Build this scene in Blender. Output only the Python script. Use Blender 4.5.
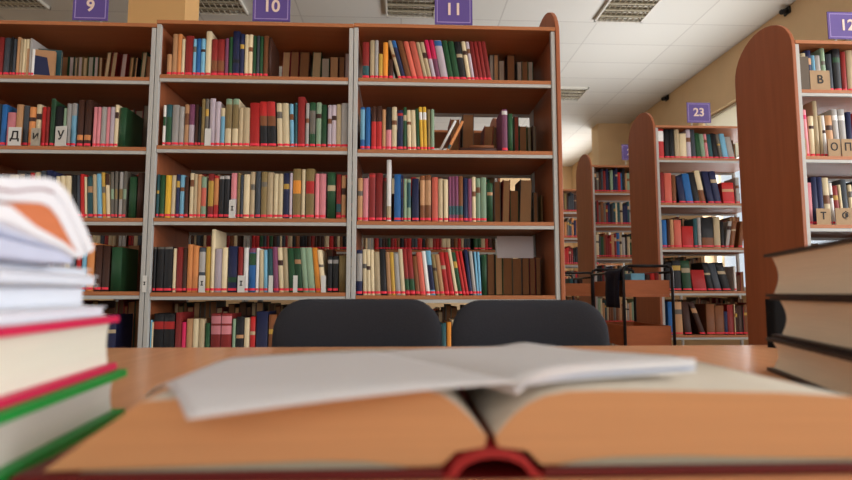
import bpy, bmesh, math, random
from mathutils import Vector, Matrix
random.seed(11)
for o in list(bpy.data.objects): bpy.data.objects.remove(o)
SC = bpy.context.scene
COL = SC.collection
PI = math.pi
# ------------------------------------------------------------------ camera
CZ = 0.88                      # eye height: 13 cm above the table top
FPX = 570.0
TH = math.atan(53/FPX)         # pitched up
PS = math.atan(26/FPX*math.cos(TH))   # turned slightly right
cam = bpy.data.cameras.new('camera'); camo = bpy.data.objects.new('camera', cam); COL.objects.link(camo)
camo.location = (0, 0, CZ); camo.rotation_euler = (PI/2+TH, 0, -PS)
cam.sensor_width = 36; cam.lens = FPX*36/852; cam.clip_start = 0.02; cam.clip_end = 100
cam.dof.use_dof = True; cam.dof.focus_distance = 2.75; cam.dof.aperture_fstop = 3.4
SC.camera = camo
# ------------------------------------------------------------------ world, daylight, exposure
w = bpy.data.worlds.new('World'); SC.world = w; w.use_nodes = True
bg = w.node_tree.nodes['Background']; bg.inputs[0].default_value = (0.80, 0.90, 1.0, 1); bg.inputs[1].default_value = .9
def area(name, loc, rot, sx, sy, power, col, spread=180):
    l = bpy.data.lights.new(name, 'AREA'); l.shape = 'RECTANGLE'; l.size = sx; l.size_y = sy; l.energy = power; l.color = col; l.spread = math.radians(spread)
    o = bpy.data.objects.new(name, l); COL.objects.link(o); o.location = loc; o.rotation_euler = rot
WX = 4.47                      # right wall
HC = 4.18                      # ceiling height
DAY = (0.98, 0.985, 1.0)
UP = math.radians(132)          # tilt of the upward lamps added to lighten the ceiling
area('window_daylight', (WX+0.28, 6.6, 2.2), (0, PI/2, 0), 2.4, 3.0, 45, DAY)
area('window_daylight', (WX+0.28, 1.3, 2.2), (0, PI/2, 0), 2.4, 2.2, 145, DAY)
area('window_daylight', (WX+0.28, -1.6, 2.2), (0, PI/2, 0), 2.4, 2.2, 125, DAY)
area('window_daylight', (WX+0.28, 12.4, 2.2), (0, PI/2, 0), 2.4, 1.8, 110, DAY)
area('ceiling_fill', (WX+0.45, 6.6, 1.5), (0, UP, 0), 1.6, 3.0, 105, DAY, 150)
area('ceiling_fill', (WX+0.45, 1.3, 1.5), (0, UP, 0), 1.6, 2.2, 26, DAY, 150)
area('ceiling_fill', (WX+0.45, 12.4, 1.5), (0, UP, 0), 1.6, 1.8, 62, DAY, 170)
area('window_daylight', (-6.28, -1.0, 2.2), (0, -PI/2, 0), 2.4, 3.0, 75, DAY)  # added lamp on the left, brightens left-facing panels and page edges
area('window_daylight', (0.2, -3.78, 2.2), (PI/2, 0, 0), 3.2, 2.4, 36, (1.0, 0.97, 0.93))
vs = SC.view_settings; vs.view_transform = 'Standard'; vs.look = 'None'; vs.gamma = 1; vs.use_curve_mapping = False
vs.exposure = 0.0
# ------------------------------------------------------------------ camera maths used to survey the photo
Fv = Vector((math.sin(PS)*math.cos(TH), math.cos(PS)*math.cos(TH), math.sin(TH)))
Rv = Vector((math.cos(PS), -math.sin(PS), 0)); Uv = Rv.cross(Fv)
def ray(px, py): return Fv + Rv*((px-426)/FPX) + Uv*((240-py)/FPX)
def U(px, py, Y):              # the point seen at a pixel on the upright plane y = Y
    d = ray(px, py); t = Y/d.y; return d.x*t, CZ+d.z*t
def H(px, py, z):              # the point seen at a pixel on the level plane z
    d = ray(px, py); t = (z-CZ)/d.z; return d.x*t, d.y*t
# ------------------------------------------------------------------ helpers
def lin(c): return tuple((v/255/12.92 if v/255 <= .04045 else ((v/255+.055)/1.055)**2.4) for v in c)
MATS = {}
def mat(name, rgb, rough=.6, var=0.0, noise=0.0, nscale=30, metal=0, spec=.35, stretch=None, rnd=False, bump=0):
    if name in MATS: return MATS[name]
    m = bpy.data.materials.new(name); MATS[name] = m; m.use_nodes = True
    nt = m.node_tree; N = nt.nodes; L = nt.links; b = N['Principled BSDF']
    c = lin(rgb); b.inputs['Base Color'].default_value = (*c, 1); b.inputs['Roughness'].default_value = rough
    b.inputs['Metallic'].default_value = metal; b.inputs['Specular IOR Level'].default_value = spec
    if noise or rnd or bump:
        tc = N.new('ShaderNodeTexCoord'); mp = N.new('ShaderNodeMapping'); L.new(tc.outputs['Object'], mp.inputs[0])
        if stretch: mp.inputs['Scale'].default_value = stretch
        nz = N.new('ShaderNodeTexNoise'); nz.inputs['Scale'].default_value = nscale; nz.inputs['Detail'].default_value = 4
        L.new(mp.outputs[0], nz.inputs['Vector'])
        hs = N.new('ShaderNodeHueSaturation'); hs.inputs['Color'].default_value = (*c, 1)
        mr = N.new('ShaderNodeMapRange'); L.new(nz.outputs['Fac'], mr.inputs[0])
        mr.inputs[1].default_value = .25; mr.inputs[2].default_value = .75
        mr.inputs[3].default_value = 1-noise; mr.inputs[4].default_value = 1+noise
        out = mr.outputs[0]
        if rnd:
            oi = N.new('ShaderNodeObjectInfo'); r2 = N.new('ShaderNodeMapRange'); L.new(oi.outputs['Random'], r2.inputs[0])
            r2.inputs[3].default_value = .8; r2.inputs[4].default_value = 1.2
            mu = N.new('ShaderNodeMath'); mu.operation = 'MULTIPLY'; L.new(out, mu.inputs[0]); L.new(r2.outputs[0], mu.inputs[1]); out = mu.outputs[0]
        L.new(out, hs.inputs['Value']); L.new(hs.outputs[0], b.inputs['Base Color'])
        if bump:
            bp = N.new('ShaderNodeBump'); bp.inputs['Strength'].default_value = bump; bp.inputs['Distance'].default_value = .002
            L.new(nz.outputs['Fac'], bp.inputs['Height']); L.new(bp.outputs[0], b.inputs['Normal'])
    return m
class MB:
    def __init__(s): s.v = []; s.f = []; s.m = []; s.sm = []
    def add(s, vs, fs, mi=0, smooth=False):
        k = len(s.v); s.v += [tuple(p) for p in vs]
        for f in fs: s.f.append([i+k for i in f]); s.m.append(mi); s.sm.append(smooth)
    def box(s, x0, x1, y0, y1, z0, z1, mi=0):
        s.add([(x0,y0,z0),(x1,y0,z0),(x1,y1,z0),(x0,y1,z0),(x0,y0,z1),(x1,y0,z1),(x1,y1,z1),(x0,y1,z1)],
              [(0,3,2,1),(4,5,6,7),(0,1,5,4),(1,2,6,5),(2,3,7,6),(3,0,4,7)], mi)
    def prism(s, poly, a0, a1, axis='y', mi=0, smooth=False):
        n = len(poly)
        def P(p, a):
            if axis == 'y': return (p[0], a, p[1])
            if axis == 'x': return (a, p[0], p[1])
            return (p[0], p[1], a)
        vs = [P(p, a0) for p in poly]+[P(p, a1) for p in poly]
        s.add(vs, [tuple(range(n)), tuple(range(2*n-1, n-1, -1))], mi)
        s.add(vs, [(i, i+n, (i+1) % n+n, (i+1) % n) for i in range(n)], mi, smooth)
    def tube(s, pts, r, seg=10, mi=0):
        pts = [Vector(p) for p in pts]; rings = []
        for i, p in enumerate(pts):
            d = (pts[min(i+1, len(pts)-1)]-pts[max(i-1, 0)]).normalized()
            a = d.orthogonal().normalized() if i == 0 else (rings[-1][1]-d*rings[-1][1].dot(d)).normalized()
            b = d.cross(a); rings.append(([p+(a*math.cos(2*PI*k/seg)+b*math.sin(2*PI*k/seg))*r for k in range(seg)], a))
        vs = [q for R in rings for q in R[0]]; fs = []
        for i in range(len(pts)-1):
            for k in range(seg): fs.append((i*seg+k, i*seg+(k+1) % seg, (i+1)*seg+(k+1) % seg, (i+1)*seg+k))
        s.add(vs, fs, mi, True); n = len(pts)
        s.add(rings[0][0], [tuple(range(seg-1, -1, -1))], mi); s.add(rings[-1][0], [tuple(range(seg))], mi)
    def grid(s, fn, nu, nv, t, mi=0):   # a sheet of thickness t under the surface fn(u, v)
        top = [fn(i/nu, j/nv) for j in range(nv+1) for i in range(nu+1)]
        bot = [(p[0], p[1], p[2]-t) for p in top]; K = len(top); w_ = nu+1
        fs = []
        for j in range(nv):
            for i in range(nu):
                a = j*w_+i; fs.append((a, a+1, a+w_+1, a+w_)); fs.append((a+K, a+w_+K, a+w_+1+K, a+1+K))
        s.add(top+bot, fs, mi, True)
        ed = []
        for i in range(nu): ed.append((i, i+K, i+1+K, i+1)); a = nv*w_+i; ed.append((a+1, a+1+K, a+K, a))
        for j in range(nv): a = j*w_; ed.append((a+w_, a+w_+K, a+K, a)); a = j*w_+nu; ed.append((a, a+K, a+w_+K, a+w_))
        s.add(top+bot, ed, mi)
    def obj(s, name, mats, parent=None, bevel=0, loc=None, rz=None, fix=True):
        me = bpy.data.meshes.new(name); me.from_pydata(s.v, [], s.f)
        if not isinstance(mats, (list, tuple)): mats = [mats]
        for m in mats: me.materials.append(m)
        for p, mi, sm in zip(me.polygons, s.m, s.sm): p.material_index = mi; p.use_smooth = sm
        if fix:
            bm = bmesh.new(); bm.from_mesh(me); bmesh.ops.remove_doubles(bm, verts=bm.verts, dist=1e-6)
            bmesh.ops.recalc_face_normals(bm, faces=bm.faces); bm.to_mesh(me); bm.free()
        o = bpy.data.objects.new(name, me); COL.objects.link(o)
        if parent: o.parent = parent
        if loc: o.location = loc
        if rz is not None: o.rotation_euler = (0, 0, rz)
        if bevel:
            bv = o.modifiers.new('bevel', 'BEVEL'); bv.width = bevel; bv.segments = 2; bv.limit_method = 'ANGLE'
        return o
def tag(o, label, cat, group=None):
    o['label'] = label; o['category'] = cat
    if group: o['group'] = group
    return o
def thing(name, label, cat, loc=(0, 0, 0), rz=0, group=None):
    o = bpy.data.objects.new(name, None); COL.objects.link(o); o.empty_display_size = .1
    o.location = loc; o.rotation_euler = (0, 0, rz); return tag(o, label, cat, group)
def struct(name, mb, mats, **k):
    o = mb.obj(name, mats, **k); o['kind'] = 'structure'; return o
def lettering(text, size, m, parent, loc, rot, name='lettering', bold=0.0, sx=1.0):
    cu = bpy.data.curves.new('t', 'FONT'); cu.body = text; cu.size = size; cu.align_x = 'CENTER'; cu.align_y = 'CENTER'
    cu.extrude = .0008; cu.offset = bold
    t = bpy.data.objects.new('t', cu); COL.objects.link(t)
    bpy.context.view_layer.update()
    me = bpy.data.meshes.new_from_object(t.evaluated_get(bpy.context.evaluated_depsgraph_get()))
    me.materials.clear(); me.materials.append(m); bpy.data.objects.remove(t)
    o = bpy.data.objects.new(name, me); COL.objects.link(o); o.parent = parent; o.location = loc; o.rotation_euler = rot; o.scale = (sx, 1, 1)
    return o
# ------------------------------------------------------------------ materials
M_wall = mat('beige wall paint', (224, 194, 152), .85, noise=.04, nscale=3)
M_trim = mat('white paint', (225, 222, 212), .6, noise=.02)
M_floor = mat('floor linoleum', (92, 72, 56), .5, noise=.1, nscale=6)
M_wood = mat('cherry laminate', (166, 96, 60), .45, noise=.10, nscale=4, stretch=(8, 8, .6))
M_board = mat('shelf laminate', (182, 114, 70), .5, noise=.08, nscale=4, stretch=(.6, 8, 8))
M_rail = mat('grey shelf metal', (190, 189, 184), .45)
M_table = mat('table laminate', (230, 166, 120), .24, noise=.07, nscale=3, stretch=(14, 1, 1), spec=.5)
M_black = mat('black steel', (30, 30, 33), .4)
M_fabric = mat('charcoal upholstery', (40, 41, 47), .9, noise=.12, nscale=260, bump=.3)
M_purple = mat('purple sign board', (98, 78, 148), .5)
M_lilac = mat('lilac sign line', (170, 150, 205), .5)
M_num = mat('pale sign number', (240, 215, 200), .5)
M_page = mat('aged page edges', (205, 175, 130), .85, noise=.1, nscale=12, stretch=(1, 1, 60))
M_tape = mat('red shelf tape', (244, 54, 76), .5)
M_gold = mat('spine gilding', (190, 160, 100), .5)
def ceiling_material():
    m = bpy.data.materials.new('ceiling tiles'); m.use_nodes = True; N = m.node_tree.nodes; L = m.node_tree.links; b = N['Principled BSDF']
    tc = N.new('ShaderNodeTexCoord'); br = N.new('ShaderNodeTexBrick'); L.new(tc.outputs['Object'], br.inputs[0])
    br.offset = 0; br.inputs['Scale'].default_value = 1; br.inputs['Brick Width'].default_value = 1.2; br.inputs['Row Height'].default_value = .6
    br.inputs['Mortar Size'].default_value = .009; br.inputs['Mortar Smooth'].default_value = .2
    for k, c in ((1, (226, 224, 216)), (2, (220, 218, 210)), (3, (203, 200, 193))): br.inputs[k].default_value = (*lin(c), 1)
    L.new(br.outputs[0], b.inputs['Base Color']); b.inputs['Roughness'].default_value = .8
    bp = N.new('ShaderNodeBump'); bp.inputs['Strength'].default_value = .2; bp.inputs['Distance'].default_value = .004; bp.invert = True
    L.new(br.outputs[1], bp.inputs['Height']); L.new(bp.outputs[0], b.inputs['Normal'])
    return m
def glass_material():
    m = bpy.data.materials.new('window glass'); m.use_nodes = True; N = m.node_tree.nodes; L = m.node_tree.links
    t = N.new('ShaderNodeBsdfTransparent'); g = N.new('ShaderNodeBsdfGlossy'); g.inputs['Roughness'].default_value = .05
    mx = N.new('ShaderNodeMixShader'); mx.inputs[0].default_value = .06
    L.new(t.outputs[0], mx.inputs[1]); L.new(g.outputs[0], mx.inputs[2]); L.new(mx.outputs[0], N['Material Output'].inputs[0]); return m
def blind_material():
    m = bpy.data.materials.new('white blind cloth'); m.use_nodes = True; N = m.node_tree.nodes; L = m.node_tree.links
    d = N.new('ShaderNodeBsdfDiffuse'); t = N.new('ShaderNodeBsdfTranslucent'); mx = N.new('ShaderNodeMixShader')
    for n in (d, t): n.inputs[0].default_value = (.78, .74, .64, 1)
    mx.inputs[0].default_value = .5; L.new(d.outputs[0], mx.inputs[1]); L.new(t.outputs[0], mx.inputs[2]); L.new(mx.outputs[0], N['Material Output'].inputs[0]); return m
M_ceil = ceiling_material(); M_glass = glass_material(); M_blind = blind_material()
# ------------------------------------------------------------------ room
XL, YB, YF = -6.0, -3.5, 14.5
b = MB(); b.box(XL-.2, WX+.3, YB-.3, YF+.2, -.1, 0); struct('floor', b, M_floor)
b = MB(); b.box(XL-.2, WX+.3, YB-.3, YF+.2, HC, HC+.1); struct('ceiling', b, M_ceil, fix=True)
b = MB(); b.box(XL-.2, XL, YB, YF, 0, .9); b.box(XL-.2, XL, YB, YF, 3.46, HC); b.box(XL-.2, XL, YB, -2.5, .9, 3.46); b.box(XL-.2, XL, .5, YF, .9, 3.46); struct('wall_left', b, M_wall, fix=False)
b = MB(); b.box(XL-.2, WX+.3, YF, YF+.2, 0, HC); struct('wall_far', b, M_wall)
wins = [(-2.7, -.5), (.2, 2.4), (5.0, 8.17), (11.4, 13.4)]; WZ0, WZ1 = .9, 3.46
b = MB(); b.box(WX, WX+.3, YB, YF, 0, WZ0); b.box(WX, WX+.3, YB, YF, WZ1, HC)
e = [YB]+[v for p in wins for v in p]+[YF]
for k in range(0, len(e), 2): b.box(WX, WX+.3, e[k], e[k+1], WZ0, WZ1)
struct('wall_right', b, M_wall, fix=False)
b = MB(); b.box(XL-.2, WX+.3, YB-.3, YB, 0, WZ0); b.box(XL-.2, WX+.3, YB-.3, YB, WZ1, HC)
b.box(XL-.2, -1.5, YB-.3, YB, WZ0, WZ1); b.box(1.9, WX+.3, YB-.3, YB, WZ0, WZ1); struct('wall_back', b, M_wall, fix=False)
for n, (y0, y1) in enumerate(wins):
    f = MB(); X0, X1 = WX+.16, WX+.22
    for (a, c) in ((y0, y0+.06), (y1-.06, y1), ((y0+y1)/2-.03, (y0+y1)/2+.03)): f.box(X0, X1, a, c, WZ0, WZ1)
    for (a, c) in ((WZ0, WZ0+.06), (WZ1-.06, WZ1), (2.64, 2.69)): f.box(X0, X1, y0, y1, a, c)
    wo = struct('window_%d' % (n+1), f, M_trim, fix=False)
    g = MB(); g.box(WX+.187, WX+.193, y0+.05, y1-.05, WZ0+.05, WZ1-.05); g.obj('pane', M_glass, wo)
    s_ = MB(); s_.box(WX-.06, WX+.16, y0-.04, y1+.04, WZ0-.03, WZ0); s_.obj('window_sill', M_trim, wo, bevel=.005)
f = MB()
for a in (-1.5, .17, 1.84): f.box(a, a+.06, YB-.22, YB-.16, WZ0, WZ1)
for a in (WZ0, 2.64, WZ1-.06): f.box(-1.5, 1.9, YB-.22, YB-.16, a, a+.06)
wo = struct('window_5', f, M_trim, fix=False); g = MB(); g.box(-1.45, 1.85, YB-.193, YB-.187, WZ0+.05, WZ1-.05); g.obj('pane', M_glass, wo)
f = MB()  # left window is made up, added to go with the extra left lamp
for a in (-2.5, -1.03, .44): f.box(XL-.16, XL-.10, a, a+.06, WZ0, WZ1)
for a in (WZ0, 2.64, WZ1-.06): f.box(XL-.16, XL-.10, -2.5, .5, a, a+.06)
wo = struct('window_6', f, M_trim, fix=False); g = MB(); g.box(XL-.133, XL-.127, -2.45, .45, WZ0+.05, WZ1-.05); g.obj('pane', M_glass, wo)
bl = thing('roller_blind', 'white roller blind drawn part way down the window behind bookcase 23', 'blind', (WX+.08, 6.585, 2.72))
g = MB(); g.box(-.0015, .0015, -1.56, 1.56, 0, .70); g.obj('blind_cloth', M_blind, bl)
g = MB(); g.tube([(0, -1.57, .715), (0, 1.57, .715)], .022, 12); g.obj('roller_tube', M_trim, bl)
g = MB(); g.box(-.008, .008, -1.56, 1.56, -.02, 0); g.obj('bottom_bar', M_trim, bl)
x0, _ = U(128, 10, 5.0); x1, _ = U(185, 10, 5.0)
b = MB(); b.box(x0, x1, 5.0, 5.34, 0, HC); struct('wall_column', b, mat('warm-lit column paint', (234, 186, 124), .85, noise=.04, nscale=3))  # wall paint made more orange, stands for warm light on the column
b = MB(); b.box(3.85, WX, 10.7, 11.1, 0, HC); struct('wall_pilaster', b, M_wall)
# ------------------------------------------------------------------ ceiling lights
M_tube = mat('unlit tube', (215, 210, 195), .4); M_lou = mat('louver metal', (196, 188, 166), .4, metal=.2); M_tray = mat('light tray', (128, 118, 98), .6)
def ceiling_light(px, py, label):
    x, y = H(px, py, HC)
    t = thing('ceiling_light', label, 'ceiling light', (x, y, HC), 0, 'louvred ceiling lights'); s = .29
    f = MB(); f.box(-s, s, -s, -s+.02, -.035, 0); f.box(-s, s, s-.02, s, -.035, 0); f.box(-s, -s+.02, -s, s, -.035, 0); f.box(s-.02, s, -s, s, -.035, 0)
    f.obj('light_frame', M_trim, t, fix=False)
    f = MB(); f.box(-s+.02, s-.02, -s+.02, s-.02, -.006, -.001); f.obj('light_tray', M_tray, t)
    f = MB()
    for k in range(1, 4): f.box(-s+.02, s-.02, -s+k*s/2-.012, -s+k*s/2+.012, -.034, -.014)
    for k in range(1, 9): f.box(-s+k*2*s/9-.002, -s+k*2*s/9+.002, -s+.02, s-.02, -.032, -.02)
    f.obj('louver', M_lou, t, fix=False)
    for k in range(4):
        f = MB(); yy = -s+s/4+k*s/2; f.tube([(-s+.03, yy, -.014), (s-.03, yy, -.014)], .007, 8); f.obj('tube', M_tube, t)
ceiling_light(627, 8, 'square louvred ceiling light nearest the gap between bookcases 11 and 12')
ceiling_light(411, 3, 'square louvred ceiling light just left of the purple 11 sign')
ceiling_light(216, 0, 'square louvred ceiling light between the beige column and the 10 sign')
ceiling_light(8, -6, 'square louvred ceiling light at the far left, left of the 9 sign')
ceiling_light(566, 93, 'small distant ceiling light right of the end of bookcase 11')
for px, lab in ((783, 'small dark detector high on the right wall above the nearest right bookcase'), (664, 'small dark detector at the ceiling edge left of the 23 sign')):
    d = ray(px, 11 if px > 700 else 98); tt = (WX-.06)/d.x; p = d*tt
    t = thing('wall_detector', lab, 'detector', (WX, p.y, CZ+p.z)); g = MB(); g.box(-.02, 0, -.05, .05, -.04, .04); g.obj('mount', M_black, t)
    g = MB(); g.tube([(-.02, 0, 0), (-.10, -.03, -.03)], .03, 12); g.obj('sensor_head', M_black, t)
# ------------------------------------------------------------------ bookcases
def arch(x, y0, y1, ztop, th):
    pts = [(y0, 0), (y1, 0)]; r = (y1-y0)/2; rz = .205; zc = ztop-rz
    for k in range(17): a = PI*k/16; pts.append((y0+r+r*math.cos(a), zc+rz*math.sin(a)))
    b = MB(); b.prism(pts, x, x+th, 'x'); return b
DEP = .49
def bookcase(label, x0, x1, yf, zs, ztop, end=None, side=False):
    """zs: heights of the shelf tops"""
    t = thing('bookcase', label, 'bookcase', ((x0+x1)/2, yf, 0), 0, 'double-sided library bookcases'); w_ = (x1-x0)/2
    for sx in (-1, 1):
        for yy in (0.0, DEP-.022):
            if end == 'L' and sx < 0 and yy > 0 or end == 'R' and sx > 0 and yy > 0: pass
            b = MB(); xa = -w_+.001 if sx < 0 else w_-.021
            b.box(xa, xa+.020, yy, yy+.022, 0, ztop-.002); b.obj('upright_post', M_rail, t, bevel=.002)
    if side: b = MB(); b.box(-w_+.004, -w_+.016, .0235, DEP-.0235, .02, ztop-.002); b.obj('gap_block_panel', M_wood, t)  # added solid panel, blocks bright gaps behind the open posts
    for z in zs:
        b = MB(); b.box(-w_+.023, w_-.023, .003, DEP-.003, z-.018, z); s = b.obj('shelf_board', M_board, t, bevel=.0015)
        b = MB(); b.box(-w_+.023, w_-.023, .004, .018, z-.034, z-.0185); b.obj('shelf_rail', M_rail, s); b = MB(); b.box(-w_+.023, w_-.023, DEP-.018, DEP-.004, z-.034, z-.0185); b.obj('shelf_rail', M_rail, s)
    b = MB(); b.box(-w_, w_, -.004, DEP+.004, ztop, ztop+.018); b.obj('top_board', M_board, t, bevel=.0015)
    if end == 'R': arch(w_+.001, -.006, DEP+.006, ztop+.185, .02).obj('end_panel', M_wood, t, bevel=.003)
    if end == 'L': arch(-w_-.021, -.006, DEP+.006, ztop+.185, .02).obj('end_panel', M_wood, t, bevel=.003)
    return t
YA = 2.66
def zat(px, py, Y): return U(px, py, Y)[1]
X9 = (U(-57, 190, YA)[0], U(149, 190, YA)[0]); X10 = (U(149.3, 190, YA)[0], U(351.7, 190, YA)[0]); X11 = (U(352, 190, YA)[0], U(558.5, 190, YA)[0])
Z9 = [zat(70, y, YA) for y in (75.5, 146, 217.5, 291.5, 365)]+[.1]
Z10 = [zat(250, y, YA) for y in (75.5, 146, 218, 292.5, 366)]+[.1]
Z11 = [zat(455, y, YA) for y in (79, 150, 221.5, 295.5, 368)]+[.1]
T9 = zat(70, 25.5, YA); T10 = zat(250, 25.5, YA); T11 = zat(455, 29, YA)
bookcase('double-sided wood and grey metal bookcase under the purple sign reading 9', *X9, YA, Z9, T9, side=True)
bookcase('double-sided wood and grey metal bookcase under the purple sign reading 10', *X10, YA, Z10, T10, side=True)
bookcase('double-sided wood and grey metal bookcase with rounded end panel, under sign 11', *X11, YA, Z11, T11, end='R', side=True)
X8 = (X9[0]-(X9[1]-X9[0])-.004, X9[0]-.004)  # unseen case added to keep the see-through gaps dark
bookcase('added unseen bookcase left of the front row, put in to darken its gaps', *X8, YA, Z9, T9)
Y12 = 2.74; x12 = U(799, 110, Y12)[0]; X12 = (x12, x12+.92)
Z12 = [zat(820, y, Y12) for y in (89.3, 155.8, 224.5)]; Z12 += [Z12[-1]-.34, Z12[-1]-.68, .1]; T12 = zat(820, 44, Y12)
def row_y(px, py, X):
    lo, hi = 2.5, 12
    for _ in range(40):
        m_ = (lo+hi)/2
        if U(px, py, m_)[0] < X: lo = m_
        else: hi = m_
    return lo
Y23 = row_y(657, 170, x12); Y24 = row_y(593, 200, x12); Y25 = Y24+(Y24-Y23)
Z23 = [zat(700, y, Y23) for y in (158, 203, 247.5, 291)]; Z23 += [Z23[-1]-.34, Z23[-1]-.68]; T23 = zat(700, 128, Y23)
Z24 = [zat(612, y, Y24) for y in (191.5, 224, 257)]; Z24 += [Z24[-1]-.34, Z24[-1]-.68, .1]; T24 = zat(612, 167, Y24)
Z25 = [zat(570, y, Y25) for y in (211, 237, 264)]; Z25 += [Z25[-1]-.33, Z25[-1]-.66, .1]; T25 = zat(570, 190.5, Y25)
bookcase('bookcase with tall rounded brown end panel under sign 12, behind right book stack', *X12, Y12, Z12, T12, end='L')
bookcase('bookcase with rounded brown end panel under the purple sign reading 23', x12, x12+.92, Y23, Z23, T23, end='L')
bookcase('third bookcase down the right aisle, rounded end panel, behind bookcase 23', x12, x12+.92, Y24, Z24, T24, end='L')
bookcase('farthest bookcase in the right aisle, just beside the end of bookcase 11', x12, x12+.92, Y25, Z25, T25, end='L')
ZB = [2.0-.34*k-.13 for k in range(5)]+[.1]; ZB = [CZ+.34*k-.01 for k in (3, 2, 1, 0, -1)]+[.1]
BX = [(X9[0], X9[1]), X10, X11, X8]  # last case is an added one that darkens the gaps at left
for k, lab in enumerate(('rear row bookcase glimpsed through the shelves of bookcase 9', 'rear row bookcase glimpsed through the shelves of bookcase 10', 'rear row bookcase glimpsed through the shelves of bookcase 11', 'added bookcase left of the rear row, put in to darken the gaps')):
    bookcase(lab, *BX[k], Y23, ZB, 2.13, end='R' if k == 2 else None)
# ------------------------------------------------------------------ shelf books
PAL = {'K': ((30,30,33),'black'), 'k': ((66,72,80),'charcoal'), 's': ((108,102,94),'dark grey'), 'S': ((172,168,164),'grey'), 'W': ((236,234,230),'white'),
 'C': ((228,210,172),'cream'), 'c': ((192,172,138),'beige'), 't': ((196,148,106),'tan'), 'o': ((212,138,82),'orange tan'), 'O': ((235,150,55),'orange'),
 'n': ((128,78,46),'brown'), 'D': ((66,38,28),'dark brown'), 'd': ((138,118,76),'olive'), 'y': ((200,160,70),'ochre'), 'Y': ((222,176,58),'yellow'),
 'R': ((188,42,40),'red'), 'e': ((212,104,86),'salmon'), 'r': ((140,42,40),'maroon'), 'P': ((222,138,146),'pink'), 'M': ((214,42,92),'magenta'),
 'V': ((128,72,102),'purple'), 'L': ((196,182,192),'lilac'), 'N': ((36,42,78),'navy'), 'B': ((44,104,168),'blue'), 'b': ((124,184,214),'pale blue'),
 'T': ((46,88,94),'teal'), 'G': ((40,80,50),'dark green'), 'g': ((140,166,138),'sage green')}
CM = {k: mat('book cover '+v[1], v[0], .55, rnd=True, noise=.05, nscale=20) for k, v in PAL.items()}
PM_DIM = {k: mat('page edges '+v[1], tuple(int(q*.75+w_*.25) for q, w_ in zip(v[0], (235, 200, 150))), .85, noise=.12, nscale=25, stretch=(40, 1, 1)) for k, v in PAL.items()}  # page colours toned down to stand for dim light at the back
BOOKS = []
def add_books(bay, level, origin, s, plane, z, lst, rear=False, x_lim=None, boost=1.0):
    """lst of (xa, xb, ytop, code[, lean, bands, tape]) read off one photo crop (origin, scale) of the shelf"""
    for k, it in enumerate(lst):
        xa, xb, yt, code = it[:4]; lean = it[4] if len(it) > 4 else 0; bands = it[5] if len(it) > 5 else []; tape = it[6] if len(it) > 6 else (not rear)
        X0 = U(origin[0]+xa/s, 200, plane)[0]; X1 = U(origin[0]+xb/s, 200, plane)[0]
        ym = origin[1]+yt/s; zt = U(origin[0]+(xa+xb)/2/s, ym, plane)[1]; h = max(.06, zt-z)
        ln = U(origin[0]+(xa+lean)/s, 200, plane)[0]-X0
        bs = []
        for (ya, yb, bc) in bands:
            za = (U(400, origin[1]+yb/s, plane)[1]-z)/h; zb = (U(400, origin[1]+ya/s, plane)[1]-z)/h; bs.append((max(0, za), min(1, zb), bc))
        BOOKS.append(dict(bay=bay, level=level, x=X0, w=max(.006, X1-X0-.0008), y=plane, z=z, h=h, lean=ln, code=code, bands=bs, tape=tape, rear=rear,
                          area=(xb-xa)/s*(h/plane*FPX)*boost*(.45 if rear else 1)))
YAf = YA+.022; YAr = YA+.275
def case_levels(nm, data, zs): pass
# --- bookcase 9
A9 = (0, 25)
add_books('9', 0, (0, 25), 8, YAf, Z9[0], [(-440,-400,110,'n'),(-395,-350,100,'R'),(-345,-300,120,'c'),(-295,-255,95,'G'),(-250,-200,110,'K'),(-195,-150,100,'t'),(-145,-110,115,'S'),(-105,-60,95,'r'),(-55,-5,100,'k'),
 (0,20,95,'K'),(21,46,110,'k'),(50,77,95,'t'),(78,99,110,'c'),(100,124,110,'C'),(125,150,110,'C'),(155,174,105,'S'),(176,198,190,'W')])
add_books('9', 0, (0, 25), 8, YAr, Z9[0], [(420,480,250,'n'),(487,528,250,'L'),(532,558,255,'c'),(562,598,250,'L'),(602,638,255,'c'),(642,688,250,'S'),(692,728,250,'L'),(732,760,255,'c')], rear=True)
add_books('9', 0, (70, 25), 8, YAr, Z9[0], [(203,240,212,'C',32),(253,295,212,'c',30),(335,380,225,'L',25),(412,440,255,'t',18),(452,475,255,'t',18),(500,540,200,'c',25),(552,598,245,'n',8),(600,648,245,'s')], rear=True)
add_books('9', 1, (0, 95), 8, YAf, Z9[1], [(-430,-390,80,'B'),(-385,-340,70,'r'),(-335,-290,90,'C'),(-285,-240,60,'K'),(-235,-190,90,'G'),(-185,-140,85,'t'),(-135,-95,80,'R'),(-90,-45,70,'k'),(-40,5,75,'B'),
 (10,78,138,'P'),(80,136,75,'t'),(140,184,85,'k',0,[(90,130,'S')]),(187,240,95,'o'),(243,286,75,'C'),(290,324,95,'R'),(326,352,95,'r'),(358,396,40,'G',0,[(40,70,'d')]),(400,462,90,'K'),(467,489,105,'g'),(490,529,68,'S'),(530,572,65,'b',0,[(60,200,'S')]),(580,630,38,'D',0,[(350,390,'o')]),(638,694,38,'D',0,[(350,390,'o')])])
add_books('9', 1, (70, 95), 8, YAf, Z9[1], [(150,179,95,'P'),(180,210,95,'P'),(212,257,95,'S'),(258,284,95,'P'),(285,322,95,'L'),(323,354,78,'C'),(358,410,100,'G',6,[],False)])
add_books('9', 1, (70, 95), 8, YAr, Z9[1], [(425,480,112,'s'),(482,545,120,'s',8),(548,590,80,'s',6),(592,632,85,'c')], rear=True)
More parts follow.
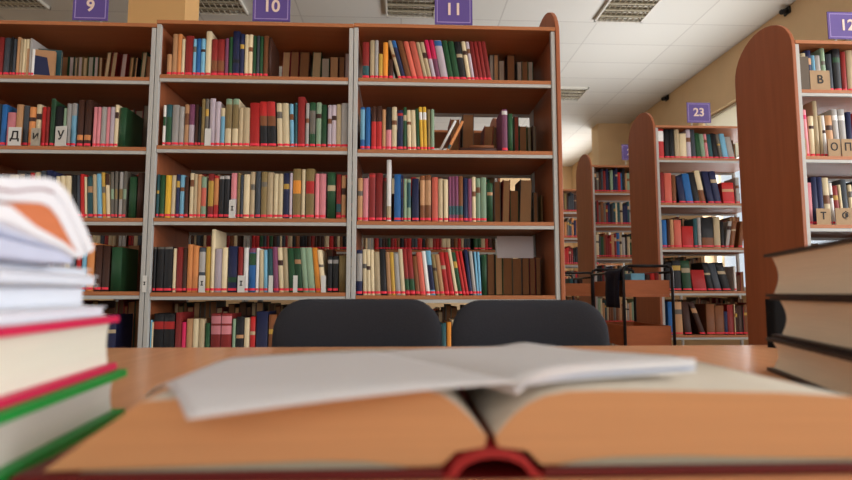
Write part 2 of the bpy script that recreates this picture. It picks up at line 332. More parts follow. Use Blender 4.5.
add_books('9', 2, (0, 165), 8, YAf, Z9[2], [(-430,-380,80,'N'),(-375,-330,70,'C'),(-325,-280,90,'R'),(-275,-230,60,'K'),(-225,-180,90,'T'),(-175,-130,85,'c'),(-125,-85,80,'r'),(-80,-40,70,'S'),(-35,-3,75,'k'),
 (0,58,75,'s'),(62,98,78,'C'),(99,130,78,'C'),(131,178,78,'c'),(180,222,60,'K'),(225,262,62,'R'),(264,305,58,'C'),(310,350,45,'k'),(352,400,42,'N'),(402,435,62,'N'),(442,475,90,'C',-10),(478,520,86,'C',-15),(522,570,86,'C',-25)])
add_books('9', 2, (60, 165), 8, YAf, Z9[2], [(98,138,80,'K',-16),(140,165,80,'k',-24),(167,203,72,'R',-38),(205,223,95,'C',-32),(225,268,92,'T',-20),(270,302,75,'c',-24),(304,344,70,'b',-34),(346,374,60,'y',-32),(376,408,70,'C',-28,[(70,180,'D')]),(411,438,55,'s',-20,[(210,290,'g')]),(439,462,50,'s',-12,[(210,290,'d')]),(470,498,55,'S',-4,[(210,290,'d')]),(499,526,50,'s',0,[(210,290,'g')]),(548,604,95,'G',0,[],False),(612,660,60,'D',0,[],False)])
add_books('9', 3, (60, 240), 8, YAf, Z9[3], [(60,100,20,'C'),(105,150,35,'K'),(155,195,25,'R'),(200,236,20,'b'),(238,298,22,'o'),(306,360,40,'D'),(364,420,48,'D'),(434,514,58,'G',0,[],False)])
add_books('9', 3, (60, 240), 8, YAr, Z9[3], [(450,560,45,'n'),(562,650,40,'n')], rear=True)
add_books('9', 4, (100, 300), 4.733, YAf, Z9[4], [(-60,-30,60,'r'),(-28,0,70,'C'),(2,30,75,'G'),(32,62,70,'K'),(65,104,70,'N')])
# --- bookcase 10
add_books('10', 0, (155, 25), 8, YAf, Z10[0], [(45,85,232,'t'),(88,130,70,'t'),(131,163,70,'o'),(164,190,110,'C'),(193,256,85,'r'),(258,284,110,'b'),(285,321,108,'B'),(322,357,108,'b'),(361,406,48,'C'),(409,459,112,'r',0,[(310,390,'n')]),(460,516,112,'r',0,[(310,390,'n')]),(520,549,105,'V'),(553,580,95,'G'),(582,640,48,'N',0,[(300,325,'K')]),(642,677,70,'N'),(681,711,75,'C'),(712,747,75,'C'),(750,775,85,'G')])
add_books('10', 0, (255, 25), 8, YAf, Z10[0], [(-20,4,85,'k'),(6,32,90,'G'),(35,76,85,'n'),(78,100,100,'D',0,[],False)])
add_books('10', 0, (255, 25), 8, YAr, Z10[0], [(185,248,212,'t',12),(255,322,206,'n',8),(326,402,206,'n',14),(428,500,200,'c',14),(514,578,262,'S'),(584,650,250,'t'),(656,702,250,'n'),(705,748,222,'L'),(752,782,250,'n')], rear=True)
add_books('10', 1, (155, 95), 8, YAf, Z10[1], [(35,58,80,'W',0,[(200,270,'G')]),(60,106,75,'T',0,[(200,400,'G')]),(109,164,80,'S',0,[(75,105,'N')]),(166,207,92,'S'),(210,245,75,'t',0,[(170,260,'n')]),(246,291,75,'V',0,[(260,400,'L')]),(296,322,75,'D'),(325,344,95,'K'),(346,374,30,'d'),(376,404,30,'s'),(412,458,50,'L',0,[(28,50,'N')]),(459,500,52,'L'),(502,537,102,'C',0,[(190,400,'b')]),(541,590,30,'C',0,[(30,95,'g'),(95,285,'d')]),(598,648,30,'C',0,[(30,95,'g'),(95,285,'d')]),(651,686,100,'c'),(687,740,100,'c',-16),(744,822,62,'R',-26)])
add_books('10', 1, (255, 95), 8, YAf, Z10[1], [(30,88,52,'K',-24,[(68,182,'R'),(182,260,'n')]),(92,160,52,'K',-22,[(68,182,'R'),(182,260,'n')]),(168,212,65,'C',-16),(213,268,65,'C',-16),(272,304,70,'b',-14),(306,329,62,'T',-6),(331,390,14,'r',-6),(393,420,65,'S'),(425,472,60,'G',0,[(135,320,'s')]),(478,520,60,'g'),(522,562,78,'G'),(572,604,80,'L'),(605,641,80,'L'),(642,680,75,'c'),(682,736,65,'S'),(740,768,85,'S')])
add_books('10', 2, (150, 165), 8, YAf, Z10[2], [(35,70,75,'T'),(72,114,80,'G'),(118,166,82,'Y'),(168,202,82,'C'),(205,233,75,'N'),(235,271,80,'b'),(274,303,95,'D'),(314,346,65,'C'),(347,375,72,'c'),(376,405,75,'t'),(406,446,95,'g',0,[(195,340,'e')]),(460,506,70,'r',0,[(140,340,'y')]),(508,545,85,'R',0,[(120,330,'o')]),(549,590,90,'K',0,[(95,125,'S')]),(592,632,85,'K',0,[(95,125,'S')]),(644,692,65,'L',0,[(70,280,'P')]),(695,719,65,'d'),(720,743,80,'k'),(745,796,75,'C')])
add_books('10', 2, (250, 165), 8, YAf, Z10[2], [(0,36,55,'c'),(41,82,62,'k',0,[(35,62,'T')]),(86,135,55,'d'),(136,184,60,'c'),(188,224,70,'C'),(225,262,70,'C'),(265,313,65,'N'),(315,336,65,'L'),(341,407,30,'d',0,[(130,235,'O')]),(411,439,35,'C'),(445,513,30,'d',0,[(135,235,'R')]),(520,553,70,'P'),(555,606,70,'P'),(618,682,60,'G',0,[],False),(690,729,75,'r',0,[(315,380,'T')]),(732,766,85,'t')])
add_books('10', 3, (145, 240), 8, YAf, Z10[3], [(48,108,55,'K',0,[(60,80,'s')]),(112,170,55,'K',0,[(60,80,'s')]),(173,238,55,'K',0,[(60,80,'s')]),(245,269,68,'C'),(272,322,58,'r'),(323,354,65,'D'),(357,400,35,'o'),(401,446,48,'o'),(449,500,60,'k',0,[(100,260,'S')]),(502,540,55,'y'),(543,573,-85,'C'),(575,631,70,'L'),(632,676,60,'C'),(681,752,50,'N',0,[(300,340,'G')]),(758,798,58,'r')])
add_books('10', 3, (250, 240), 8, YAf, Z10[3], [(-36,2,62,'W'),(5,62,65,'B',0,[(60,105,'V'),(110,205,'G')]),(63,86,65,'W'),(92,128,80,'C',-16),(130,158,80,'b',-20),(162,203,70,'T',-24),(206,247,55,'V',-32),(249,288,60,'C',-34),(290,328,60,'c',-34),(332,384,65,'G',-30),(386,438,65,'G',-32),(440,482,60,'g',-32),(484,536,60,'g',-36),(540,580,62,'O',-44),(582,620,80,'C',-40),(630,666,130,'K',0,[(160,190,'S')]),(670,714,130,'K',0,[(160,190,'S')]),(720,780,125,'d',0,[],False)])
add_books('10', 4, (100, 300), 4.733, YAf, Z10[4], [(240,258,95,'b'),(262,276,105,'C'),(278,325,65,'K',0,[(100,135,'R')]),(326,376,65,'K',0,[(100,135,'R')]),(380,409,60,'r'),(411,430,105,'M'),(432,461,90,'t'),(462,489,90,'C'),(490,517,90,'c'),(520,541,110,'G'),(545,591,65,'r',0,[(75,110,'P'),(120,160,'P')]),(593,641,65,'r',0,[(75,110,'P'),(120,160,'P')]),(646,660,90,'g'),(663,698,80,'K'),(700,725,85,'C'),(727,751,80,'R'),(755,809,55,'N'),(813,850,70,'n')])
add_books('10', 4, (100, 300), 4.733, YAf, Z10[4], [(860+k*36, 892+k*36, 60+(k*37) % 45, 'rCGKtNcd'[k]) for k in range(8)])
# --- bookcase 11
add_books('11', 0, (355, 30), 8, YAf, Z11[0], [(48,104,95,'r',0,[(290,380,'T')]),(110,148,82,'c'),(150,178,82,'S'),(180,216,190,'y'),(218,258,98,'O',0),(262,300,235,'D'),(345,372,85,'c',-88),(374,410,85,'N',-92,[(85,140,'B')]),(412,458,88,'n',-84),(460,502,92,'e',-78),(504,556,92,'e',-74),(558,588,98,'c',-72),(589,622,98,'c',-70),(624,656,80,'M',-68,[(225,380,'L')]),(657,694,80,'M',-64,[(225,380,'V')]),(696,756,84,'L',-62,[(80,120,'B')]),(759,800,85,'G',-58)])
add_books('11', 0, (455, 30), 8, YAf, Z11[0], [(2,50,90,'G',-54),(52,104,92,'K',-52),(108,142,92,'C',-50),(144,170,95,'L',-50),(172,205,92,'r',-50),(207,238,92,'r',-50),(240,270,92,'r',-50),(272,308,92,'r',-52)])
add_books('11', 0, (455, 30), 8, YAr, Z11[0], [(290,322,195,'S'),(324,362,190,'t'),(364,410,240,'S'),(432,496,195,'n'),(513,552,250,'S'),(556,600,250,'n'),(602,645,250,'S')], rear=True)
add_books('11', 1, (355, 100), 8, YAf, Z11[1], [(36,74,58,'B',0,[(80,320,'b')]),(78,118,58,'B'),(126,167,52,'D',0,[(175,400,'R')]),(168,212,48,'D',0,[(175,400,'R')]),(215,243,75,'t'),(246,290,58,'K',0,[(240,400,'P')]),(292,333,55,'C'),(337,384,80,'N',0,[(105,125,'R')]),(385,412,58,'G'),(420,452,80,'C',-10),(454,494,80,'C',-14),(497,520,70,'G',-14),(523,550,55,'Y',-14,[(95,155,'W')]),(551,580,55,'Y',-10,[(95,155,'W')]),(583,606,75,'d',-4),(608,636,75,'g')])
add_books('11', 1, (455, 100), 8, YAf, Z11[1], [(384,430,75,'V',0,[(75,105,'W')]),(434,472,110,'G',0,[],False)])
add_books('11', 1, (455, 100), 8, YAr, Z11[1], [(-40,35,150,'n',6),(60,150,112,'n',8),(222,296,205,'n',22),(310,345,212,'D'),(482,520,130,'r'),(524,584,205,'n'),(592,616,212,'s'),(630,660,205,'s')], rear=True)
add_books('11', 2, (355, 170), 8, YAf, Z11[2], [(20,62,65,'t'),(64,108,65,'P'),(111,164,25,'r',0,[(40,60,'R')]),(167,222,25,'r'),(225,250,90,'D'),(253,290,-82,'W',0,[(290,400,'c')]),(314,371,35,'B'),(373,386,42,'N'),(389,415,70,'g'),(417,448,75,'g',0,[(100,300,'T')]),(458,512,68,'N'),(522,560,45,'n',0,[(80,280,'t')]),(561,610,40,'n',0,[(80,280,'t')]),(616,666,58,'e'),(668,704,70,'c'),(711,747,78,'C'),(750,774,52,'V',0,[(285,355,'T')]),(775,799,52,'V',0,[(285,355,'T')])])
add_books('11', 2, (455, 170), 8, YAf, Z11[2], [(1,30,50,'V',0,[(285,355,'T')]),(31,66,50,'n',0,[(285,355,'T')]),(69,104,65,'N'),(105,136,70,'V'),(139,168,55,'C'),(169,206,65,'g'),(207,254,60,'g'),(258,304,105,'G',0,[],False)])
add_books('11', 2, (455, 170), 8, YAr, Z11[2], [(316,366,88,'n'),(374,432,78,'t',14),(440,508,160,'n'),(512,606,76,'t',16),(628,662,175,'n'),(690,720,200,'n')], rear=True)
add_books('11', 3, (355, 240), 8, YAf, Z11[3], [(10,66,80,'N',0,[(110,330,'S')]),(72,103,75,'C',-10),(105,134,75,'C',-16),(136,165,78,'C',-22),(167,212,95,'c',-34),(214,262,72,'K',-48),(265,299,98,'t',-50),(300,330,98,'y',-52),(332,372,108,'S',-54),(374,408,72,'C',-66),(410,443,72,'r',-68,[(310,400,'G')]),(445,487,72,'r',-66,[(310,400,'G')]),(489,524,130,'n',-56),(526,570,98,'e',-72),(573,604,88,'W',-80),(606,646,85,'b',-82,[(200,400,'N')]),(649,680,115,'d',-72),(682,718,115,'t',-72),(720,757,98,'R',-76),(759,796,98,'R',-76)])
add_books('11', 3, (455, 240), 8, YAf, Z11[3], [(0,25,70,'C',-76),(27,58,98,'G',-56),(60,84,90,'R',-62),(86,110,90,'R',-56),(112,140,80,'N',-42),(142,170,90,'S',-34),(172,189,95,'b',-24),(190,208,95,'b',-16),(211,250,118,'G',0,[],False)])
add_books('11', 3, (455, 240), 8, YAr, Z11[3], [(254,312,110,'n'),(318,374,116,'t'),(378,450,108,'n'),(453,526,142,'n'),(529,586,138,'n'),(589,634,142,'n'),(637,678,136,'n')], rear=True)
add_books('11', 4, (355, 300), 8, YAf, Z11[4], [(690,728,185,'T'),(732,768,178,'O'),(772,800,160,'C')])
add_books('11', 4, (355, 300), 8, YAf, Z11[4], [(40+k*64, 100+k*64, 140+(k*53) % 70, 'GrcNKtCdVs'[k]) for k in range(10)])
# --- bookcase 12
Y12f = Y12+.035
add_books('12', 0, (792, 30), 6.85, Y12f, Z12[0], [(58,80,112,'W',-14),(84,120,165,'s'),(124,160,160,'C'),(164,202,140,'N',-10),(204,228,175,'b',-8),(230,268,175,'S',-10),(272,302,125,'g',-8),(306,345,165,'k',-4),(350,402,130,'K',0,[(130,165,'G')]),(406,440,150,'r'),(445,490,140,'c'),(495,530,165,'B'),(535,580,140,'G')])
add_books('12', 1, (792, 90), 6.85, Y12f, Z12[1], [(84,110,180,'T'),(118,148,135,'P',-18,[(130,160,'M')]),(152,186,178,'C'),(190,222,75,'c',-20),(226,246,175,'c',-6),(250,272,175,'W',-10),(276,322,175,'t',-8),(326,364,132,'S',-10,[(130,165,'W')]),(368,412,132,'S',-8,[(130,165,'W')]),(416,450,150,'N'),(455,500,160,'R'),(505,540,170,'c')])
add_books('12', 2, (792, 160), 5.65, Y12f, Z12[2], [(80,118,128,'P'),(121,153,95,'N',-4),(155,184,95,'N',-4),(188,224,100,'C',-8,[(180,230,'n')]),(226,243,130,'W',-10),(246,276,145,'r',-12),(278,292,140,'C',-10),(294,326,110,'k',-10),(330,352,140,'C',-6),(356,390,120,'K'),(394,430,130,'B')])
# --- bookcase 23
Yf = Y23+.03
add_books('23', 0, (650, 110), 8, Yf, Z23[0], [(54,130,120,'R',0,[(110,205,'W')]),(136,174,130,'K'),(176,214,132,'K'),(218,256,130,'c'),(259,312,188,'C'),(315,350,145,'L',-10),(354,388,145,'k',-10),(392,428,185,'G',-14),(432,466,192,'g',-18),(468,492,192,'P',-22),(494,528,195,'T',-24),(532,572,188,'K',-26),(576,604,195,'s',-28),(608,650,190,'b',-30),(654,700,215,'S',-34)], boost=.7)
add_books('23', 1, (650, 165), 8, Yf, Z23[1], [(86,120,60,'r'),(123,180,65,'e'),(183,214,80,'n'),(240,292,90,'N',-30),(296,352,70,'B',-36),(356,404,60,'K',-40),(408,452,45,'C',-52,[(180,290,'n')]),(470,520,50,'N',-46),(524,576,50,'N',-44),(590,684,140,'R',-10),(692,722,100,'S')], boost=.7)
add_books('23', 2, (650, 210), 8, Yf, Z23[2], [(86,126,80,'B'),(130,152,70,'D'),(154,182,75,'t'),(186,242,80,'e'),(248,336,130,'R'),(340,370,70,'T'),(372,400,60,'S'),(404,498,60,'K',0,[(210,300,'n')]),(502,552,60,'c'),(556,582,90,'K'),(586,616,90,'S',34),(620,656,90,'n',34),(690,724,90,'n',28)], boost=.7)
add_books('23', 3, (650, 255), 5.33, Yf, Z23[3], [(70,102,40,'K'),(105,150,30,'K'),(160,206,30,'G',-40),(214,284,80,'R',-14),(290,322,40,'K',-34),(326,362,45,'k',-38),(370,412,40,'K',-44),(428,440,60,'W')], boost=.7)
add_books('23', 4, (650, 255), 5.33, Yf, Z23[4], [(74,106,250,'B'),(110,150,250,'t',-14),(160,196,250,'D',-20),(240,268,250,'D',-60),(274,318,262,'n'),(320,366,270,'n'),(370,416,265,'r'),(420,462,270,'D'),(466,500,265,'n')], boost=.6)
def rnd_row(bay, level, plane, z, x0, x1, hmin, hmax, codes, rear=False, tape=True, fill=1.0, boost=.3):
    x = x0
    while x < x1-.03:
        w_ = random.uniform(.016, .036)
        if random.random() < fill:
            h = random.uniform(hmin, hmax)
            BOOKS.append(dict(bay=bay, level=level, x=x, w=w_-.001, y=plane, z=z, h=h, lean=0, code=random.choice(codes), bands=[], tape=tape and not rear, rear=rear, area=w_*h*(FPX/plane)**2*boost))
        x += w_
MIX = 'KkNBTGgrnRCctnDSsKNr'
for lv in range(3): rnd_row('24', lv, Y24+.03, Z24[lv], x12+.03, x12+.75, .2, .26, MIX)
rnd_row('24', 3, Y24+.03, Z24[3], x12+.03, x12+.6, .2, .26, MIX)
for lv in range(4): rnd_row('25', lv, Y25+.03, Z25[lv], x12+.03, x12+.6, .19, .26, 'KkNrRtodDs')
for k, (a, c) in enumerate(BX):
    for lv, z in enumerate(ZB[1:5]):
        rnd_row('B%d' % k, lv, Y23+.03, z, a+.03, c-.03, .19, .25, 'rrRnDKGcCk', fill=.93 if k == 2 else 1)
        rnd_row('B%d' % k, lv, Y23+.28, z, a+.03, c-.03, .17, .24, 'nncDtDnd', rear=True, boost=.02)
for bay, zz, (xa_, xb_) in (('9', Z9, X9), ('10', Z10, X10), ('11', Z11, X11)):
    for lv in range(1, 6):
        if bay == '11' and lv in (1, 2, 3): continue
        if bay == '9' and lv in (1, 3): xb2 = xb_-.42
        else: xb2 = xb_-.03
        rnd_row(bay, lv, YAr, zz[lv], xa_+.03, xb2, .16 if lv < 4 else .24, .23 if lv < 4 else .29, 'nncDtDnd', rear=True, boost=.02)
rnd_row('11', 2, YAr, Z11[2], X11[0]+.03, X11[0]+.6, .16, .21, 'nncDtDnd', rear=True, boost=.02)
rnd_row('11', 1, YAr, Z11[1], X11[0]+.03, X11[0]+.34, .16, .21, 'nncDtDnd', rear=True, boost=.02)
rnd_row('11', 3, YAr, Z11[3], X11[0]+.03, X11[0]+.52, .14, .19, 'nncDtDnd', rear=True, boost=.02)
for lv in (4, 5):
    rnd_row('11', lv, YAf, Z11[lv], X11[0]+.03 if lv == 5 else X11[0]+.5, X11[1]-.05, .18, .25, MIX, boost=.02)
for bay, zz, (xa_, xb_) in (('9', Z9, X9), ('10', Z10, X10)): rnd_row(bay, 5, YAf, zz[5], xa_+.03, xb_-.05, .18, .25, MIX, boost=.02)
for z_, n_ in ((Z23[5], 5), (Z23[4], 4)): rnd_row('23', n_, Y23+.03, z_, x12+.5 if n_ == 4 else x12+.03, x12+.85, .18, .25, MIX, boost=.02)
for n_ in (3, 4): rnd_row('12', n_, Y12f, Z12[n_], x12+.03, x12+.85, .18, .25, MIX, boost=.02)
for n_ in (4,): rnd_row('24', n_, Y24+.03, Z24[n_], x12+.03, x12+.8, .18, .25, MIX, boost=.02)
for lv in range(5):
    rnd_row('8', lv, YAf, Z9[lv], X8[0]+.03, X8[1]-.03, .18, .23, MIX, boost=.02); rnd_row('8', lv, YAr, Z9[lv], X8[0]+.03, X8[1]-.03, .17, .23, 'nncDtDnd', rear=True, boost=.02)
    rnd_row('12', lv, Y12+.285, Z12[lv], X12[0]+.03, X12[1]-.05, .2, .28, 'nnsDtDnd', rear=True, boost=.02)
    rnd_row('23', lv, Y23+.285, Z23[lv], x12+.03, x12+(.5 if lv in (1, 3) else .85), .19 if lv < 2 else .24, .25 if lv < 2 else .29, 'nnsDtDnd', rear=True, boost=.02)
    rnd_row('24', lv, Y24+.285, Z24[lv], x12+.03, x12+.85, .18, .25, 'nnsDtDnd', rear=True, boost=.02)
    rnd_row('25', lv, Y25+.285, Z25[lv], x12+.03, x12+.85, .18, .25, 'nnsDtDnd', rear=True, boost=.02)
    if lv in (1, 3): rnd_row('23', lv, Y23+.285, Z23[lv], x12+.62, x12+.85, .10, .17, 'nnsDtDnd', rear=True, boost=.02)
# ---- mesh of one book: cover with rounded spine, page block, tape and bands
def book_mesh(mb, bk, ox, oy, oz, d, mi):
    """mi maps code -> slot; origin at left front bottom"""
    w_, h, ln = bk['w'], bk['h'], bk['lean']; r = min(.006, .3*w_); t = min(.0025, w_*.2)
    rear = bk['rear']
    def P(x, y, z):
        if rear: y = d-y; x = w_-x
        return (ox+x+ln*z/h, oy+y, oz+z)
    sp = [(0, r), (w_*.16, r*.35), (w_*.5, 0), (w_*.84, r*.35), (w_, r)]
    cuts = [(0.0, None), (1.0, None)]; lv = {0.0, 1.0}
    if bk['tape']: lv |= {.0085/h, .0195/h}
    for a, c, _ in bk['bands']: lv |= {round(a, 4), round(c, 4)}
    tl = bk.get('title')
    if tl: lv |= {tl[0], tl[1]}
    lv = sorted(lv)
    def code_at(f):
        if bk['tape'] and .0085/h <= f <= .0195/h: return 'tape'
        for a, c, bc in bk['bands']:
            if a <= f <= c: return bc
        if tl and tl[0] <= f <= tl[1]: return tl[2]
        return bk['cover']
    for f0, f1 in zip(lv[:-1], lv[1:]):
        if f1-f0 < 1e-5: continue
        s = mi[code_at((f0+f1)/2)]
        vs = [P(x, y, f*h) for f in (f0, f1) for (x, y) in sp]
        mb.add(vs, [(i, i+1, i+6, i+5) for i in range(4)], s, True)
    c = mi[bk['cover']]
    for x0, x1, ys in ((0, t, r), (w_-t, w_, r)):
        vs = [P(x, y, z) for z in (0, h) for (x, y) in ((x0, ys), (x1, ys), (x1, d), (x0, d))]
        mb.add(vs, [(0,3,2,1),(4,5,6,7),(0,1,5,4),(1,2,6,5),(2,3,7,6),(3,0,4,7)], c)
    for z in (0, h):
        vs = [P(x, y, z) for (x, y) in sp]+[P(w_-t, r+t, z), P(t, r+t, z)]
        mb.add(vs, [tuple(range(7))], c)
    vs = [P(x, y, z) for z in (.003, h-.004) for (x, y) in ((t, r+.001), (w_-t, r+.001), (w_-t, d-.004), (t, d-.004))]
    mb.add(vs, [(0,3,2,1),(4,5,6,7),(0,1,5,4),(1,2,6,5),(2,3,7,6),(3,0,4,7)], mi['pages'])
ORD = ['first','second','third','fourth','fifth','sixth','seventh','eighth','ninth','tenth','eleventh','twelfth','thirteenth','fourteenth','fifteenth','sixteenth','seventeenth','eighteenth']
CASE = {'9': 'left front', '10': 'middle front', '11': 'right front', '12': 'nearest right-aisle', '23': 'second right-aisle', '24': 'third right-aisle', '25': 'farthest right-aisle'}
LEV = ['top','second','third','fourth','fifth','sixth']
for bk in BOOKS:
    bk['cover'] = bk['code'] if not bk['rear'] else random.choice('nDrsdG')
    if not bk['rear'] and not bk['bands'] and random.random() < .28 and bk['w'] > .014:
        a = random.uniform(.55, .7); dark = sum(PAL[bk['code']][0]) < 330
        bk['title'] = (a, a+random.uniform(.06, .16), random.choice('tcy' if dark else 'nDs'))
    bk['d'] = random.uniform(.15, .185) if not bk['rear'] else random.uniform(.15, .18)
ZS = {'9': Z9, '10': Z10, '11': Z11, '12': Z12, '23': Z23, '24': Z24, '25': Z25, 'B0': ZB[1:], 'B1': ZB[1:], 'B2': ZB[1:], 'B3': ZB[1:], '8': Z9}
TS = {'9': T9, '10': T10, '11': T11, '12': T12, '23': T23, '24': T24, '25': T25, '8': T9}
XS = {'9': X9, '10': X10, '11': X11, '12': X12, '23': (x12, x12+.92), '24': (x12, x12+.92), '25': (x12, x12+.92), 'B0': BX[0], 'B1': BX[1], 'B2': BX[2], 'B3': BX[3], '8': X8}
shelves = {}
for bk in BOOKS:
    shelves.setdefault((bk['bay'], bk['level'], bk['rear']), []).append(bk)
    top = ZS[bk['bay']][bk['level']-1]-.04 if bk['level'] or bk['bay'][0] == 'B' else TS[bk['bay']]-.004
    if bk['bay'][0] == 'B': top = bk['z']+.29
    bk['h'] = min(bk['h'], top-bk['z'])
for (bay, lv_, rr), L_ in shelves.items():
    L_.sort(key=lambda q: q['x']); xa, xb = XS[bay][0]+.023, XS[bay][1]-.024
    for k, q in enumerate(L_):
        lo = xa if k == 0 else L_[k-1]['x']+L_[k-1]['w']+.0006
        if q['x'] < lo: e_ = q['x']+q['w']; q['x'] = lo; q['w'] = max(.006, e_-lo)
        if q['x']+q['w'] > xb: q['w'] = max(.006, xb-q['x'])
        if k == 0: q['lean'] = max(q['lean'], xa-q['x'])
        else:
            p = L_[k-1]; hm = min(p['h'], q['h'])
            need = (p['x']+p['w']+p['lean']*hm/p['h']+.0006-q['x'])*q['h']/hm
            if q['lean'] < need: q['lean'] = need
        q['lean'] = min(q['lean'], max(0, xb-q['x']-q['w']))
order = sorted(range(len(BOOKS)), key=lambda i: -BOOKS[i]['area'])
named = set(i for i in order[:300] if not BOOKS[i]['bay'].startswith('B'))
# ordinals of each colour on each shelf
by = {}
for i, bk in enumerate(BOOKS): by.setdefault((bk['bay'], bk['level'], bk['rear'], bk['code']), []).append(i)
for L_ in by.values(): L_.sort(key=lambda i: BOOKS[i]['x'])
stuff = MB(); smi = {}; smats = []
def slot(code, tbl, lst, m):
    if code not in tbl: tbl[code] = len(lst); lst.append(m)
    return tbl[code]
for i, bk in enumerate(BOOKS):
    codes = [bk['cover']]+[b_[2] for b_ in bk['bands']]+([bk['title'][2]] if bk.get('title') else [])
    if i in named:
        tbl = {}; lst = []
        for c_ in codes: slot(c_, tbl, lst, CM[c_])
        slot('tape', tbl, lst, M_tape); slot('pages', tbl, lst, PM_DIM[bk['code']] if bk['rear'] else M_page)
        mb = MB(); book_mesh(mb, bk, -bk['w']/2, 0, 0, bk['d'], tbl)
        o = mb.obj('shelf_book', lst, loc=(bk['x']+bk['w']/2, bk['y'], bk['z']+.0004))
        L_ = by[(bk['bay'], bk['level'], bk['rear'], bk['code'])]; n = L_.index(i); col = PAL[bk['code']][1]
        vis = [j for j in L_]; lev = LEV[bk['level']]
        size = 'thin ' if bk['w'] < .0165 else 'thick ' if bk['w'] > .031 else 'tall ' if bk['h'] > .25 else 'short ' if bk['h'] < .16 else ''
        # count from whichever end lies inside the photo
        side, k = ('left', n)
        if bk['bay'] == '9' or bk['bay'] == '11' and n > len(L_)/2: side, k = 'right', len(L_)-1-n
        where = f"{lev} shelf, {CASE[bk['bay']]} bookcase"
        if bk['rear']: lab = f"spine-away book, {ORD[k]} with {col} shade-tinted page edges from {side}, {where}" if len(L_) > 1 else f"spine-away book, only one with {col} shade-tinted page edges, {where}"
        elif len(L_) == 1: lab = f"{size}{col} book, the only {col} spine on {where}"
        else: lab = f"{size}{col} book, {ORD[k]} {col} spine from {side}, {where}"
        tag(o, lab, 'book', f"books on the {lev} shelf of the {CASE[bk['bay']]} bookcase")
    else:
        for c_ in codes: slot(c_, smi, smats, CM[c_])
        slot('tape', smi, smats, M_tape); pk = 'pg'+bk['code'] if bk['rear'] else 'pages'
        slot(pk, smi, smats, PM_DIM[bk['code']] if bk['rear'] else M_page)
        t2 = dict(smi); t2['pages'] = smi[pk]; book_mesh(stuff, bk, bk['x'], bk['y'], bk['z']+.0004, bk['d'], t2)
so = stuff.obj('shelved_books', smats); so['kind'] = 'stuff'
tag(so, 'the many smaller and dimmer books filling the rear shelves and far bookcases', 'books')
print('BOOKS', len(BOOKS), 'named', len(named))
#PART2
# ------------------------------------------------------------------ odd books on the shelves
def loose_book(label, x, y, z, w_, h, d, code, rot, group, bands=(), pivot='r'):
    bk = dict(w=w_, h=h, lean=0, rear=False, tape=False, bands=list(bands), cover=code)
    tbl = {}; lst = []
    for c_ in [code]+[b_[2] for b_ in bands]: slot(c_, tbl, lst, CM[c_])
    slot('pages', tbl, lst, M_page); slot('tape', tbl, lst, M_tape)
    mb = MB(); book_mesh(mb, bk, -w_ if pivot == 'r' else 0, 0, 0, d, tbl)
    o = mb.obj('shelf_book', lst, loc=(x, y, z)); o.rotation_euler = rot
    return tag(o, label, 'book', group)
GR = 'books on the second shelf of the right front bookcase'
xw = U(441, 147, YAf)[0]; zs2 = Z11[1]+.0005
loose_book('thin whitish book leaning far to the right, second shelf, right front bookcase', xw, YAf+.002, zs2, .011, .168, .13, 'W', (0, math.radians(27), 0), GR)
loose_book('orange tan book leaning far right beside the whitish leaning one, second shelf, right front bookcase', U(448.5, 147, YAf)[0], YAf+.002, zs2, .012, .165, .13, 'o', (0, math.radians(27), 0), GR, [(.06, .2, 'T')])
xl = U(460, 147, YAf)[0]; xr = U(497, 147, YAf)[0]
loose_book('dark brown book lying flat at the bottom, second shelf, right front bookcase', xl, YAf+.01, zs2+.022, .022, xr-xl, .13, 'D', (0, PI/2, 0), GR, pivot='l')
loose_book('brown book lying flat on top of the dark brown one, second shelf, right front bookcase', xl+.05, YAf+.02, zs2+.037, .014, xr-xl-.06, .12, 'n', (0, PI/2, 0), GR, pivot='l')
GR = 'books on the top shelf of the left front bookcase'
def face_book(label, x, y, z, w_, h, t_, rz, code, pic):
    t = thing('shelf_book', label, 'book', (x, y, z), rz, GR)
    b = MB(); b.box(0, w_, 0, .002, 0, h); b.box(0, w_, t_-.002, t_, 0, h); b.box(0, .002, .002, t_-.002, 0, h); b.obj('cover', CM[code], t, fix=False)
    b = MB(); b.box(.0022, w_-.003, .0022, t_-.0022, .003, h-.003); b.obj('page_block', M_page, t)
    if pic: b = MB(); b.add([(.25*w_, -.0006, .1*h), (.86*w_, -.0006, .1*h), (.72*w_, -.0006, .74*h), (.18*w_, -.0006, .8*h)], [(0, 1, 2, 3)]); b.obj('cover_panel', CM['N'], t)
    return t
face_book('small tan book shown face-out with a dark blue cover panel, top shelf, left front bookcase', U(25.5, 75, YAf)[0], YAf, Z9[0]+.0004, .118, .136, .016, math.radians(12), 't', True)
face_book('dark teal book face-out behind the small tan face-out book, top shelf', U(25.5, 75, YAf)[0], YAf+.045, Z9[0]+.0004, .122, .158, .016, math.radians(10), 'T', False)
# pale sheet on the backward-facing books of the fourth shelf
xs0 = U(497, 245, YAr)[0]; xs1 = U(533, 245, YAr)[0]
b = MB(); b.box(0, xs1-xs0, 0, .004, 0, .115); o = b.obj('paper_sheet', mat('pale card', (232, 228, 232), .8), loc=(xs0, YAr-.008, zat(515, 258, YAr-.01))); o.rotation_euler = (-.04, 0, 0)
tag(o, 'blank pale grey sheet propped over spine-away books, fourth shelf, right front bookcase', 'paper')
